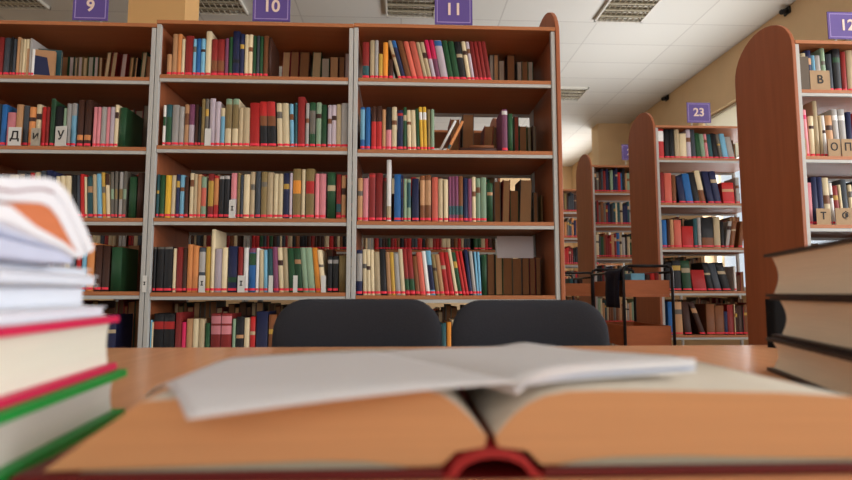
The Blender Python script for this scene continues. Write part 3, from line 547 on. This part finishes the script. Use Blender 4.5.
# ------------------------------------------------------------------ lettered shelf cards
M_card = mat('white card', (222, 220, 214), .7); M_kraft = mat('kraft card', (176, 146, 112), .8, noise=.06); M_ink = mat('black ink', (40, 36, 34), .7); M_taupe = mat('taupe card', (104, 92, 80), .8, noise=.06)
def card(label, plane, z, px0, px1, ytop, letter, m=M_card, rz=0, ry=0, col=M_ink, grp='lettered cards on the shelves'):
    x0 = U(px0, 200, plane)[0]; x1 = U(px1, 200, plane)[0]; h = U(px0, ytop, plane)[1]-z; wd = (x1-x0)/math.cos(rz)
    t = thing('shelf_card', label, 'shelf card', ((x0+x1)/2, plane, z), rz, grp); t.rotation_euler = (0, ry, rz)
    b = MB(); b.box(-wd/2, wd/2, -.001, .001, 0.0005, h); b.obj('card_face', m, t)
    b = MB(); b.box(-wd/2, wd/2, .001, .016, .0003, .0018); b.obj('card_foot', m, t)
    if letter: lettering(letter, min(h*.62, wd*.95), col, t, (0, -.0012, h*.52), (PI/2, 0, 0), 'letter', bold=.001)
YC = YA+.004
card('white lettered card before a salmon book, leftmost card, second shelf, left front bookcase', YC, Z9[1], 3.8, 16.8, 127, 'Д')
card('greyish blotted card under a cream book, middle card, second shelf, left front bookcase', YC, Z9[1], 27, 36.2, 128, 'И', m=mat('greyed card', (176, 166, 150), .8, noise=.2, nscale=60))
card('skewed white card before a black book, rightmost card, second shelf, left front bookcase', YC+.002, Z9[1], 50.5, 63.5, 126, 'У', rz=math.radians(-14))
card('small white tilted card on second shelf, middle front bookcase', YC, Z10[1], 202.5, 208.5, 128.5, '', rz=0)
card('white card under the lilac and pink spine, third shelf, middle front bookcase', YC, Z10[2], 229.3, 235.6, 200, 'І')
for px0, px1, lab in ((146.2, 150.4, 'white card at the far left end'), (201.9, 208, 'white card with a grey blot below the charcoal spine'), (240.2, 247, 'white card beside the multicolour spine'), (270.8, 275, 'narrow white card below the teal spine'),
                      (295, 299.2, 'narrow white card below the dark green spines'), (322.6, 327.2, 'narrow white card right of the orange spine')):
    card(lab+', fourth shelf, middle front bookcase', YC if px0 > 150 else YA-.006, Z10[3], px0, px1, 275.5, 'І' if px0 in (201.9, 146.2, 240.2) else '')
YC2 = Y12+.006
card('large blank taupe card on top shelf of nearest right-aisle bookcase', YC2, Z12[0], 800.5, 817.2, 56.5, '', m=M_taupe)
card('kraft card lettered В on top shelf of nearest right-aisle bookcase', YC2+.002, Z12[0], 817.8, 838, 70.5, 'B', m=M_kraft)
card('kraft card lettered Л at left end, second shelf, nearest right-aisle bookcase', YC2, Z12[1], 802.7, 809.8, 139, 'Л', m=M_kraft)
card('kraft card lettered О below a tan book, second shelf, nearest right-aisle bookcase', YC2, Z12[1], 831.5, 844, 139, 'О', m=M_kraft)
card('kraft card lettered П at the photo edge, second shelf, nearest right-aisle bookcase', YC2, Z12[1], 845.3, 858, 139, 'П', m=M_kraft)
card('kraft card lettered Т, third shelf, nearest right-aisle bookcase', YC2, Z12[2], 815.5, 829.2, 208.5, 'Т', m=M_kraft)
card('wide kraft card lettered Ф, third shelf, nearest right-aisle bookcase', YC2, Z12[2], 834.5, 855, 208, 'Ф', m=M_kraft)
# ------------------------------------------------------------------ purple number signs
def sign(num, plane, px0, px1, y0, y1, zbase, label):
    x0 = U(px0, 20, plane)[0]; x1 = U(px1, 20, plane)[0]; z0 = U((px0+px1)/2, y1, plane)[1]; z1 = U((px0+px1)/2, y0, plane)[1]
    t = thing('number_sign', label, 'sign', ((x0+x1)/2, plane, zbase), 0, 'purple number signs on the bookcases'); wd = (x1-x0)/2; hh = z1-z0; a = max(.002, z0-zbase)
    b = MB(); b.box(-wd, wd, 0, .005, a, a+hh); b.obj('sign_board', M_purple, t, bevel=.001)
    b = MB(); k = .010; q = .004; l, r, u, d = -wd+k, wd-k, a+hh-k, a+k
    b.box(l, r, -.0008, 0, u-q, u); b.box(l, r, -.0008, 0, d, d+q); b.box(l, l+q, -.0008, 0, d+q, u-q); b.box(r-q, r, -.0008, 0, d+q, u-q); b.obj('border_line', M_lilac, t, fix=False)
    lettering(num, hh*.56, M_num, t, (0, -.001, a+hh*.5), (PI/2, 0, 0), 'number', bold=.0018)
    for sx in (-1, 1): b = MB(); b.box(sx*wd*.6-.004, sx*wd*.6+.004, .005, .009, .0004, a+hh*.5); b.obj('stand_leg', M_rail, t)
    b = MB(); b.box(-wd*.7, wd*.7, .005, .045, .0002, .0022); b.obj('stand_foot', M_rail, t)
sign('9', YA+.03, 72, 107.5, -8, 20.3, T9+.018, 'purple sign with pale number 9 on top of the left front bookcase')
sign('10', YA+.03, 252.3, 290, -8, 21.2, T10+.018, 'purple sign with pale number 10 on top of the middle front bookcase')
sign('11', YA+.03, 434.8, 472.5, -5, 24.6, T11+.018, 'purple sign with pale number 11 on top of the right front bookcase')
sign('12', Y12+.05, 827.5, 866, 12, 39.2, T12+.018, 'purple sign with pale number 12 above the nearest right-aisle bookcase')
sign('23', Y23+.05, 683, 706.3, 102.5, 122.6, T23+.018, 'purple sign with pale number 23 above the second right-aisle bookcase')
sign('24', Y24+.05, 617.5, 636, 144.5, 160, T24+.018, 'small purple sign half hidden behind the second right-aisle end panel')
# ------------------------------------------------------------------ table
TZ = .75; YT = H(400, 346.5, TZ)[1]
t = thing('reading_table', 'long orange wood laminate reading table in the foreground', 'table', (.2, .5, 0))
b = MB(); b.box(-1.6, 1.6, -.85, YT-.5, TZ-.026, TZ); b.obj('tabletop', M_table, t, bevel=.003)
for sx in (-1, 1):
    for yy in (-.80, YT-.5-.09):
        b = MB(); b.box(sx*1.54-.02, sx*1.54+.02, yy, yy+.04, 0, TZ-.0265); b.obj('leg', M_black, t, bevel=.003)
for yy in (-.79, YT-.58): b = MB(); b.box(-1.51, 1.51, yy, yy+.018, TZ-.09, TZ-.027); b.obj('apron', M_wood, t)
# ------------------------------------------------------------------ chairs
def chair(px0, px1, ytop, label):
    Yb = YT+.075; x0 = U(px0, 330, Yb)[0]; x1 = U(px1, 330, Yb)[0]; zt = U((px0+px1)/2, ytop, Yb)[1]; hw = (x1-x0)/2
    t = thing('office_chair', label, 'chair', ((x0+x1)/2, Yb, 0), 0, 'dark fabric chairs behind the table')
    zb = .53; Hh = zt-zb; r = .085; nu, nv = 28, 20
    def half(v):
        z = v*Hh; q = min(z, Hh-z)
        return hw if q >= r else hw-r*.95+math.sqrt(max(0, r*r-(r-q)**2))*.95
    def prof(u, v): return (max(0, 1-abs(u)**7)*max(0, 1-abs(2*v-1)**9))**.5
    b = MB(); vs = []
    for sgn in (-1, 1):
        for j in range(nv+1):
            vv = .5-.5*math.cos(PI*j/nv)
            for i in range(nu+1):
                uu = -math.cos(PI*i/nu); xx = uu*half(vv)
                yy = -.10*(xx/hw)**2*hw + .05*(vv-.5)
                vs.append((xx, yy+sgn*(.003+.022*prof(uu, vv)), zb+vv*Hh))
    K = (nu+1)*(nv+1); W = nu+1; fs = []
    for j in range(nv):
        for i in range(nu): a = j*W+i; fs.append((a, a+1, a+W+1, a+W)); fs.append((a+K, a+W+K, a+W+1+K, a+1+K))
    for i in range(nu): fs.append((i, i+K, i+1+K, i+1)); a = nv*W+i; fs.append((a, a+1, a+1+K, a+K))
    for j in range(nv): a = j*W; fs.append((a, a+W, a+W+K, a+K)); a = j*W+nu; fs.append((a, a+K, a+W+K, a+W))
    b.add(vs, fs, 0, True); b.obj('backrest', M_fabric, t)
    s_ = MB()
    def seat(u, v):
        uu = 2*u-1; vv = 2*v-1; k = (max(0, 1-abs(uu)**6)*max(0, 1-abs(vv)**6))**.5
        return (uu*hw*.96*(1-.06*abs(vv)**4), -.26+vv*.215, .44+.035*k)
    s_.grid(seat, 18, 18, .035); s_.obj('seat', M_fabric, t)
    for sx in (-1, 1):
        f = MB(); f.tube([(sx*.13, -.20, .398), (sx*.13, .0, .398), (sx*.13, .045, .43), (sx*.13, .048, .52), (sx*.13, .045, .68)], .011); f.obj('back_support', M_black, t)
        for yy, ye in ((-.08, .02), (-.43, -.46)): f = MB(); f.tube([(sx*.18, yy, .398), (sx*.198, ye, .012)], .011); f.tube([(sx*.198, ye, .012), (sx*.198, ye, 0)], .014); f.obj('leg', M_black, t)
    f = MB(); f.tube([(-.18, -.08, .39), (.18, -.08, .39)], .009); f.obj('seat_bar', M_black, t)
    f = MB(); f.tube([(-.18, -.43, .39), (.18, -.43, .39)], .009); f.obj('seat_bar', M_black, t)
chair(273.5, 441.5, 299, 'charcoal fabric chair left of centre, back rising behind the table, before middle bookcase')
chair(451, 607, 300, 'charcoal fabric chair right of centre, back rising behind the table, before right bookcase')
# ------------------------------------------------------------------ book trolley in the aisle
M_cart = mat('trolley wood', (182, 104, 60), .5, noise=.1, nscale=4, stretch=(2, 2, 8)); M_cloth = mat('navy cloth', (24, 28, 48), .9, noise=.15, nscale=40)
def trolley(label, Yt, pa, pb, books):
    xa = U(pa, 300, Yt)[0]; xb = xa+U(673, 300, 3.36)[0]-U(624, 300, 3.36)[0]; LT = .56
    Yq = 3.36
    t = thing('book_trolley', label, 'trolley', ((xa+xb)/2, Yt, 0)); hw = (xb-xa)/2
    ztp = U(650, 266, Yq)[1]
    for sx in (-1, 1):
        for yy in (0, LT): b = MB(); b.tube([(sx*hw, yy, .09), (sx*hw, yy, ztp-.03), (sx*(hw-.008), yy, ztp-.008), (sx*(hw-.03), yy, ztp)] , .009); b.obj('frame_post', M_black, t)
    for yy in (0, LT): b = MB(); b.tube([(-hw+.03, yy, ztp), (hw-.03, yy, ztp)], .009); b.obj('handle_bar', M_black, t)
    for sx in (-1, 1): b = MB(); b.tube([(sx*hw, .01, ztp-.035), (sx*hw, LT-.01, ztp-.035)], .008); b.obj('side_rail', M_black, t)
    for ya, yb_ in ((280, 297), (326, 347)):
        z1 = U(650, ya, Yq)[1]; z0 = U(650, yb_, Yq)[1]
        b = MB(); b.box(-hw+.012, hw-.012, .012, LT-.012, z0, z0+.012); tr = b.obj('tray', M_cart, t)
        for yy in (.012, LT-.024): b = MB(); b.box(-hw+.012, hw-.012, yy, yy+.012, z0+.0125, z1); b.obj('tray_panel', M_cart, tr)
        for sx in (-1, 1): b = MB(); x_ = sx*(hw-.018); b.box(x_-.006, x_+.006, .0245, LT-.0245, z0+.0125, z1); b.obj('tray_panel', M_cart, tr)
        if ya == 280: zt1 = z0+.0125
    for sx in (-1, 1):
        for yy in (.02, LT-.02): b = MB(); b.tube([(sx*hw-.014, yy, .045), (sx*hw+.014, yy, .045)], .045, 18); b.obj('wheel', M_black, t)
    for k, (dx, wd, h, c, nm) in enumerate(books):
        loose_book(nm, (xa+xb)/2+dx, Yt+.06, zt1+.0005, wd, h, .16, c, (0, 0, 0), 'books in the trolley', pivot='l')
    return xa, ztp
Yt = 3.36
xa, ztp = trolley('wooden book trolley with black frame before bookcase 23, navy cloth on its rail', Yt, 624, 673, ((-.075, .085, .13, 'b', 'pale blue-grey book standing in the upper tray of the trolley'), (.02, .022, .125, 'D', 'dark brown book standing in the trolley tray beside red ones'), (.046, .026, .13, 'R', 'red book standing in the upper tray of the trolley'), (.075, .022, .135, 'r', 'maroon book at the right end of the upper trolley tray')))
trolley('second wooden book trolley, farther back, half hidden behind end of bookcase 11', 4.55, 557.5, 594, ((-.03, .03, .13, 'T', 'teal book standing in the farther trolley'), (.01, .026, .12, 'k', 'charcoal book standing in the farther trolley'), (.05, .03, .125, 'D', 'dark brown book standing in the farther trolley')))
g = MB(); prof_ = [(.018, -.10), (.013, -.03), (.010, .004), (0, .013), (-.011, .004), (-.016, -.05), (-.020, -.13), (-.017, -.215)]
def cloth(u, v):
    k = v*(len(prof_)-1); i = min(int(k), len(prof_)-2); f_ = k-i; p = [prof_[i][q]*(1-f_)+prof_[i+1][q]*f_ for q in (0, 1)]
    return (xa+p[0]-(.006*math.sin(u*11) if v > .65 else 0), Yt+.02+u*.24, ztp-.035+p[1])
g = MB(); vs = [cloth(i/16, j/21) for j in range(22) for i in range(17)]; g.add(vs, [(j*17+i, j*17+i+1, j*17+i+18, j*17+i+17) for j in range(21) for i in range(16)], 0, True)
o = g.obj('hanging_cloth', M_cloth, fix=False); so_ = o.modifiers.new('solid', 'SOLIDIFY'); so_.thickness = .004; so_.offset = 1
tag(o, 'dark navy cloth hung over the side rail of the book trolley', 'cloth')
# ------------------------------------------------------------------ hardback books
def hardback(name, label, loc, rz, L, W, T, mc, mp, over=.006, board=.003, conc=.006, group=None, rot=None, x0=0):
    """local x from fore-edge (0) to spine (W), y along the spine, z up"""
    t = thing(name, label, 'book', loc, rz, group)
    if rot: t.rotation_euler = rot
    c = MB(); n = 8; out = [(0, 0), (W-.006, 0)]
    for k in range(n+1): a = -PI/2+PI*k/n; out.append((W-.006+(.010)*math.cos(a), T/2+T/2*math.sin(a)))
    out += [(0, T), (0, T-board), (W-.006, T-board)]
    for k in range(n+1): a = PI/2-PI*k/n; out.append((W-.006+(.010-board)*math.cos(a), T/2+(T/2-board)*math.sin(a)))
    out += [(0, board)]
    # cover as a C-shaped strip of quads
    o_ = [(0, 0), (W*.5, 0), (W-.006, 0)]+[(W-.006+.010*math.cos(-PI/2+PI*k/n), T/2+T/2*math.sin(-PI/2+PI*k/n)) for k in range(1, n)]+[(W-.006, T), (W*.5, T), (0, T)]
    i_ = [(0, board), (W*.5, board), (W-.006, board)]+[(W-.006+(.010-board)*math.cos(-PI/2+PI*k/n), T/2+(T/2-board)*math.sin(-PI/2+PI*k/n)) for k in range(1, n)]+[(W-.006, T-board), (W*.5, T-board), (0, T-board)]
    m_ = len(o_); vs = [(p[0], y, p[1]) for y in (0, L) for p in o_+i_]
    fs = []
    for k in range(m_-1):
        a, b_ = k, k+1
        fs += [(a, a+2*m_, b_+2*m_, b_), (a+m_, b_+m_, b_+3*m_, a+3*m_), (a, b_, b_+m_, a+m_), (a+2*m_, a+3*m_, b_+3*m_, b_+2*m_)]
    for k in (0, m_-1): fs.append((k, k+m_, k+3*m_, k+2*m_))
    c.add(vs, fs, 0); c.obj('cover', mc, t)
    p = MB(); nn = 10; poly = [(W-.012, board+.0004)]
    poly = [(over+conc*math.sin(PI*k/nn), board+.0004+(T-2*board-.0008)*k/nn) for k in range(nn+1)]+[(W-.010, T-board-.0004), (W-.010, board+.0004)]
    p.prism(poly, over, L-over, 'y'); p.obj('page_block', mp, t)
    return t
M_cream = mat('cream page edges', (228, 227, 212), .9, noise=.05, nscale=10, stretch=(1, 1, 90))
M_white = mat('white page edges', (218, 216, 210), .9, noise=.05, nscale=10, stretch=(1, 1, 90))
M_dimpg = mat('brownish page edges', (230, 212, 186), .9, noise=.07, nscale=8, stretch=(1, 1, 90))
M_green = mat('green book cover', (16, 148, 62), .45); M_pink = mat('crimson book cover', (214, 34, 84), .45); M_dkc = mat('dark book cover', (40, 26, 24), .5)
def frame(px, py, z):
    x, y = H(px, py, z); return x, y
GL = 'stack of books and papers at the left'
gx, gy = H(127, 371, TZ+.047); RZ = math.radians(186)
hardback('hardback_book', 'green hardback with white page edges at the bottom of the left stack', (gx, gy, TZ+.0004), RZ, .27, .19, .049, M_green, M_white, over=.010, board=.0075, group=GL, conc=.002)
px_ = U(119.5, 315, gy-.004)[0]
hardback('hardback_book', 'crimson hardback with cream page edges lying on the green book', (px_, gy-.004, TZ+.0498), RZ+.005, .26, .185, .056, M_pink, M_cream, over=.007, board=.0065, group=GL, conc=.002)
M_pap = mat('white paper', (226, 232, 242), .8, noise=.02, nscale=8, stretch=(1, 1, 60)); M_pap2 = mat('bluish paper', (200, 208, 232), .8, noise=.03); M_papc = mat('soft white cover', (236, 238, 244), .6)
def pamphlet(label, px, dy, z0, z1, drz, m, W=.18, L=.25, mc=None):
    d = gy+dy; X = U(px, 300, d)[0]
    t = thing('notebook', label, 'notebook', (X, d, TZ+z0), RZ+drz, GL); h = z1-z0
    b = MB(); b.box(.002, W-.002, .002, L, .0012, h-.0012); b.obj('page_block', m, t, bevel=.002)
    for a in (0, h-.001): b = MB(); b.box(0, W, 0, L, a, a+.001); b.obj('cover', mc or M_papc, t)
pamphlet('white notebook lying directly on the crimson book, its edge sticking out right', 107, -.02, .1065, .1165, .02, M_pap)
pamphlet('thick pile of white paper above the lowest white notebook', 86, -.03, .117, .137, -.02, M_pap)
pamphlet('white brochure jutting right, midway up the left paper stack', 97, -.025, .1375, .1475, .03, M_pap)
pamphlet('thin white brochure just under the bluish notebook', 89, -.03, .148, .1545, -.01, M_pap)
def strip(label_part, poly, m, parent, w0, w1, smooth=True):
    b = MB(); b.prism(poly, w0, w1, 'x', 0, smooth); return b.obj(label_part, m, parent)
bx, by_ = -.292, .60
bx = U(90, 250, .56)[0]+.004
M_line = mat('mauve page line', (158, 128, 134), .8); M_kpg = mat('orange brown pages', (206, 120, 78), .85, noise=.12, nscale=20, stretch=(1, 1, 40))
t = thing('notebook', 'bluish notebook drooping under the curled magazine on the left stack', 'notebook', (bx, .60, TZ), RZ, GL)
strip('page_block', [(.30, .174), (.19, .168), (.11, .1645), (.085, .1600), (.08, .1556), (.11, .1555), (.19, .1555), (.30, .160)], M_pap2, t, .004, .18)
t = thing('magazine', 'curled white magazine with orange brown inside on top of left stack', 'magazine', (bx, .60, TZ), RZ, GL)
co = [(.30, .200), (.19, .2095), (.165, .2160), (.145, .2205), (.128, .2215), (.108, .2150), (.088, .202), (.068, .187), (.05, .1715)]
ci = [(.30, .1935), (.19, .2025), (.165, .2085), (.147, .2120), (.132, .2120), (.115, .2055), (.097, .193), (.080, .179), (.064, .166)]
strip('cover', co+ci[::-1], M_papc, t, 0, .19)
c2 = [(a, z-.002) for a, z in ci]; c3 = [(.30, .1865), (.19, .1945), (.165, .198), (.147, .2000), (.134, .1990), (.12, .193), (.104, .182), (.09, .1715), (.074, .163)]
strip('cover_leaf', c2+c3[::-1], M_papc, t, .001, .189)
strip('page_line', [(a, z-.0001) for a, z in ci[:5]]+[(a, z+.0001) for a, z in c2[:5][::-1]], M_line, t, .0, .19)
strip('inner_pages', [(.19, .193), (.165, .1975), (.147, .1995), (.134, .1985), (.12, .1925), (.104, .1815), (.09, .171), (.0745, .1628), (.078, .162), (.11, .1735), (.155, .1815)], M_kpg, t, .002, .188)
strip('back_leaf', [(.30, .1865), (.19, .1915), (.155, .181), (.11, .173), (.078, .1645), (.074, .1615), (.08, .1675-.0065), (.11, .1685), (.155, .174), (.19, .180), (.30, .178)], M_papc, t, .001, .189)
# right-hand stack
GRS = 'thick dark volumes stacked at the right'
fx, fy = H(767, 370.5, TZ); a18 = math.radians(17.5); LB = .34
def rstack(label, z, T, off, L, m=M_dimpg, da=0, over=.008):
    ang = a18+da; nx = fx+off*math.cos(a18)-L*math.sin(ang); ny = fy-off*math.sin(a18)-L*math.cos(ang)
    hardback('thick_volume', label, (nx, ny, TZ+z+.0004), -ang, L, .25, T, M_dkc, m, over=over, board=.005, conc=.008, group=GRS)
rstack('thick dark-covered volume at the bottom of the right stack', 0, .055, 0, LB)
rstack('thick dark-covered volume in the middle of the right stack', .0556, .067, .010, LB-.008, over=.012)
rstack('thickest dark-covered volume on top of the right stack', .1232, .072, .004, LB, da=-.01, over=.010)
kx, ky = U(768, 340, YT-.08)
hardback('hardback_book', 'small black book standing upright behind the right stack', (kx+.096, YT-.08, TZ+.0003), PI, .115, .08, .03, mat('black book cover', (14, 14, 16), .75, spec=.15), M_dimpg, rot=(PI/2, 0, PI))
# ------------------------------------------------------------------ open hardback lying on the table
M_tan = mat('tan page edges', (214, 162, 114), .85, noise=.05, nscale=6, stretch=(1, 1, 70)); M_pg = mat('open page paper', (216, 206, 190), .85, noise=.02)
M_redc = mat('dark red book cover', (100, 22, 22), .5); M_end = mat('grey endpaper', (170, 168, 150), .85)
NE = .412; FE = .70
t = thing('open_book', 'big open hardback with tan page edges and red cover in the foreground', 'book', (0, 0, TZ))
def block(top, bot, fore):
    n = len(top); b = MB(); poly = top+fore+bot
    b.prism(poly, NE+.004, FE, 'y', 0); k = len(poly)
    for p_ in range(len(b.f)): pass
    for idx in range(2, 2+n-1): b.m[idx] = 1; b.sm[idx] = True
    return b
lt = [(.0625, .028), (.057, .034), (.050, .042), (.041, .0505), (.030, .0575), (.016, .0615), (-.005, .063), (-.06, .062), (-.12, .059), (-.18, .0545)]
lb = [(-.245, .0078), (-.13, .0105), (-.06, .0127), (-.025, .0118), (.008, .0076), (.030, .0080), (.040, .0175), (.0605, .0205)]
block(lt, lb, []).obj('page_block', [M_tan, M_pg], t, fix=True)
rt = [(.0685, .028), (.074, .0345), (.082, .043), (.092, .0505), (.105, .0562), (.122, .0592), (.15, .0598), (.21, .0588), (.28, .057), (.335, .0535)]
rb = [(.405, .0078), (.28, .0105), (.20, .0130), (.155, .0128), (.13, .0108), (.112, .0078), (.101, .0080), (.092, .0175), (.0705, .0205)]
block(rt, rb, []).obj('page_block', [M_tan, M_pg], t, fix=True)
b = MB(); b.prism([(-.22, .0072), (-.13, .0103), (-.06, .0125), (-.025, .0116), (.006, .0073)], NE+.003, FE, 'y'); b.obj('endpaper', M_end, t)
b = MB(); b.prism([(.38, .0072), (.28, .0103), (.20, .0128), (.155, .0126), (.13, .0106), (.114, .0073)], NE+.003, FE, 'y'); b.obj('endpaper', M_end, t)
b = MB(); b.box(-.262, .030, NE-.003, FE+.005, .0008, .0068); b.obj('cover_board', M_redc, t, bevel=.0012)
b = MB(); b.box(.102, .425, NE-.003, FE+.005, .0008, .0068); b.obj('cover_board', M_redc, t, bevel=.0012)
oo = [(.030, .002)]+[(.0660-.0300*math.cos(PI*k/28), .0030+.0158*math.sin(PI*k/28)) for k in range(1, 28)]+[(.102, .002)]
ii = [(.030, .0012)]+[(.0660-.0255*math.cos(PI*k/28), .0010+.0140*math.sin(PI*k/28)) for k in range(1, 28)]+[(.102, .0012)]
b = MB(); b.prism(oo+ii[::-1], NE-.003, FE+.005, 'y', 0, True); b.obj('spine_lining', mat('red spine cloth', (168, 40, 40), .6), t)
b = MB(); b.box(.038, .094, NE-.003, FE+.005, .0002, .0009); b.obj('spine_cover', M_redc, t)
# ------------------------------------------------------------------ open magazine on the open book
M_mag = mat('magazine paper', (214, 212, 213), .55, noise=.015); M_mag2 = mat('magazine page edges', (226, 228, 232), .7); M_magb = mat('bluish page', (176, 190, 214), .7)
t = thing('open_magazine', 'open white magazine lying across the pages of the big open book', 'magazine', (0, 0, TZ))
NL, SN, SF, FL = [Vector(p) for p in ((-.129, .362, .053), (.083, .412, .064), (-.029, .654, .0635), (-.249, .58, .034))]
NR, FR = Vector((.243, .465, .066)), Vector((.155, .70, .066))
def bil(A, B, C, D, u, v): return A.lerp(B, u).lerp(D.lerp(C, u), v)      # A-B near edge, D-C far edge
def left(u, v):
    p = bil(NL, SN, SF, FL, u, v)
    z = .0668-.005*(.083-p.x)/.26+.002*math.sin(PI*u)-.026*(max(0, -.172-p.x)/.067)**1.3-.0085*(max(0, .410-p.y)/.048)
    return (p.x, p.y, z)
b = MB(); b.grid(left, 26, 16, .0012); b.obj('left_page', M_mag, t)
def right(dz):
    def f(u, v):
        p = bil(SN, NR, FR, SF, u, v); z = .0625+dz*(1-math.exp(-u*9))*(1-.75*v)+.010*math.exp(-((u-.97)/.12)**2)*max(0, v-.6)
        return (p.x, p.y, z)
    return f
b = MB(); b.grid(right(.0045), 26, 14, .0014); b.obj('page_block', M_mag2, t)
b = MB(); b.grid(right(.0068), 26, 14, .0012); b.obj('page_block', M_magb, t)
b = MB(); b.grid(right(.0125), 26, 14, .0048); b.obj('page_block', M_mag2, t)
b = MB(); b.grid(right(.0138), 26, 14, .0010); b.obj('right_page', M_mag, t)
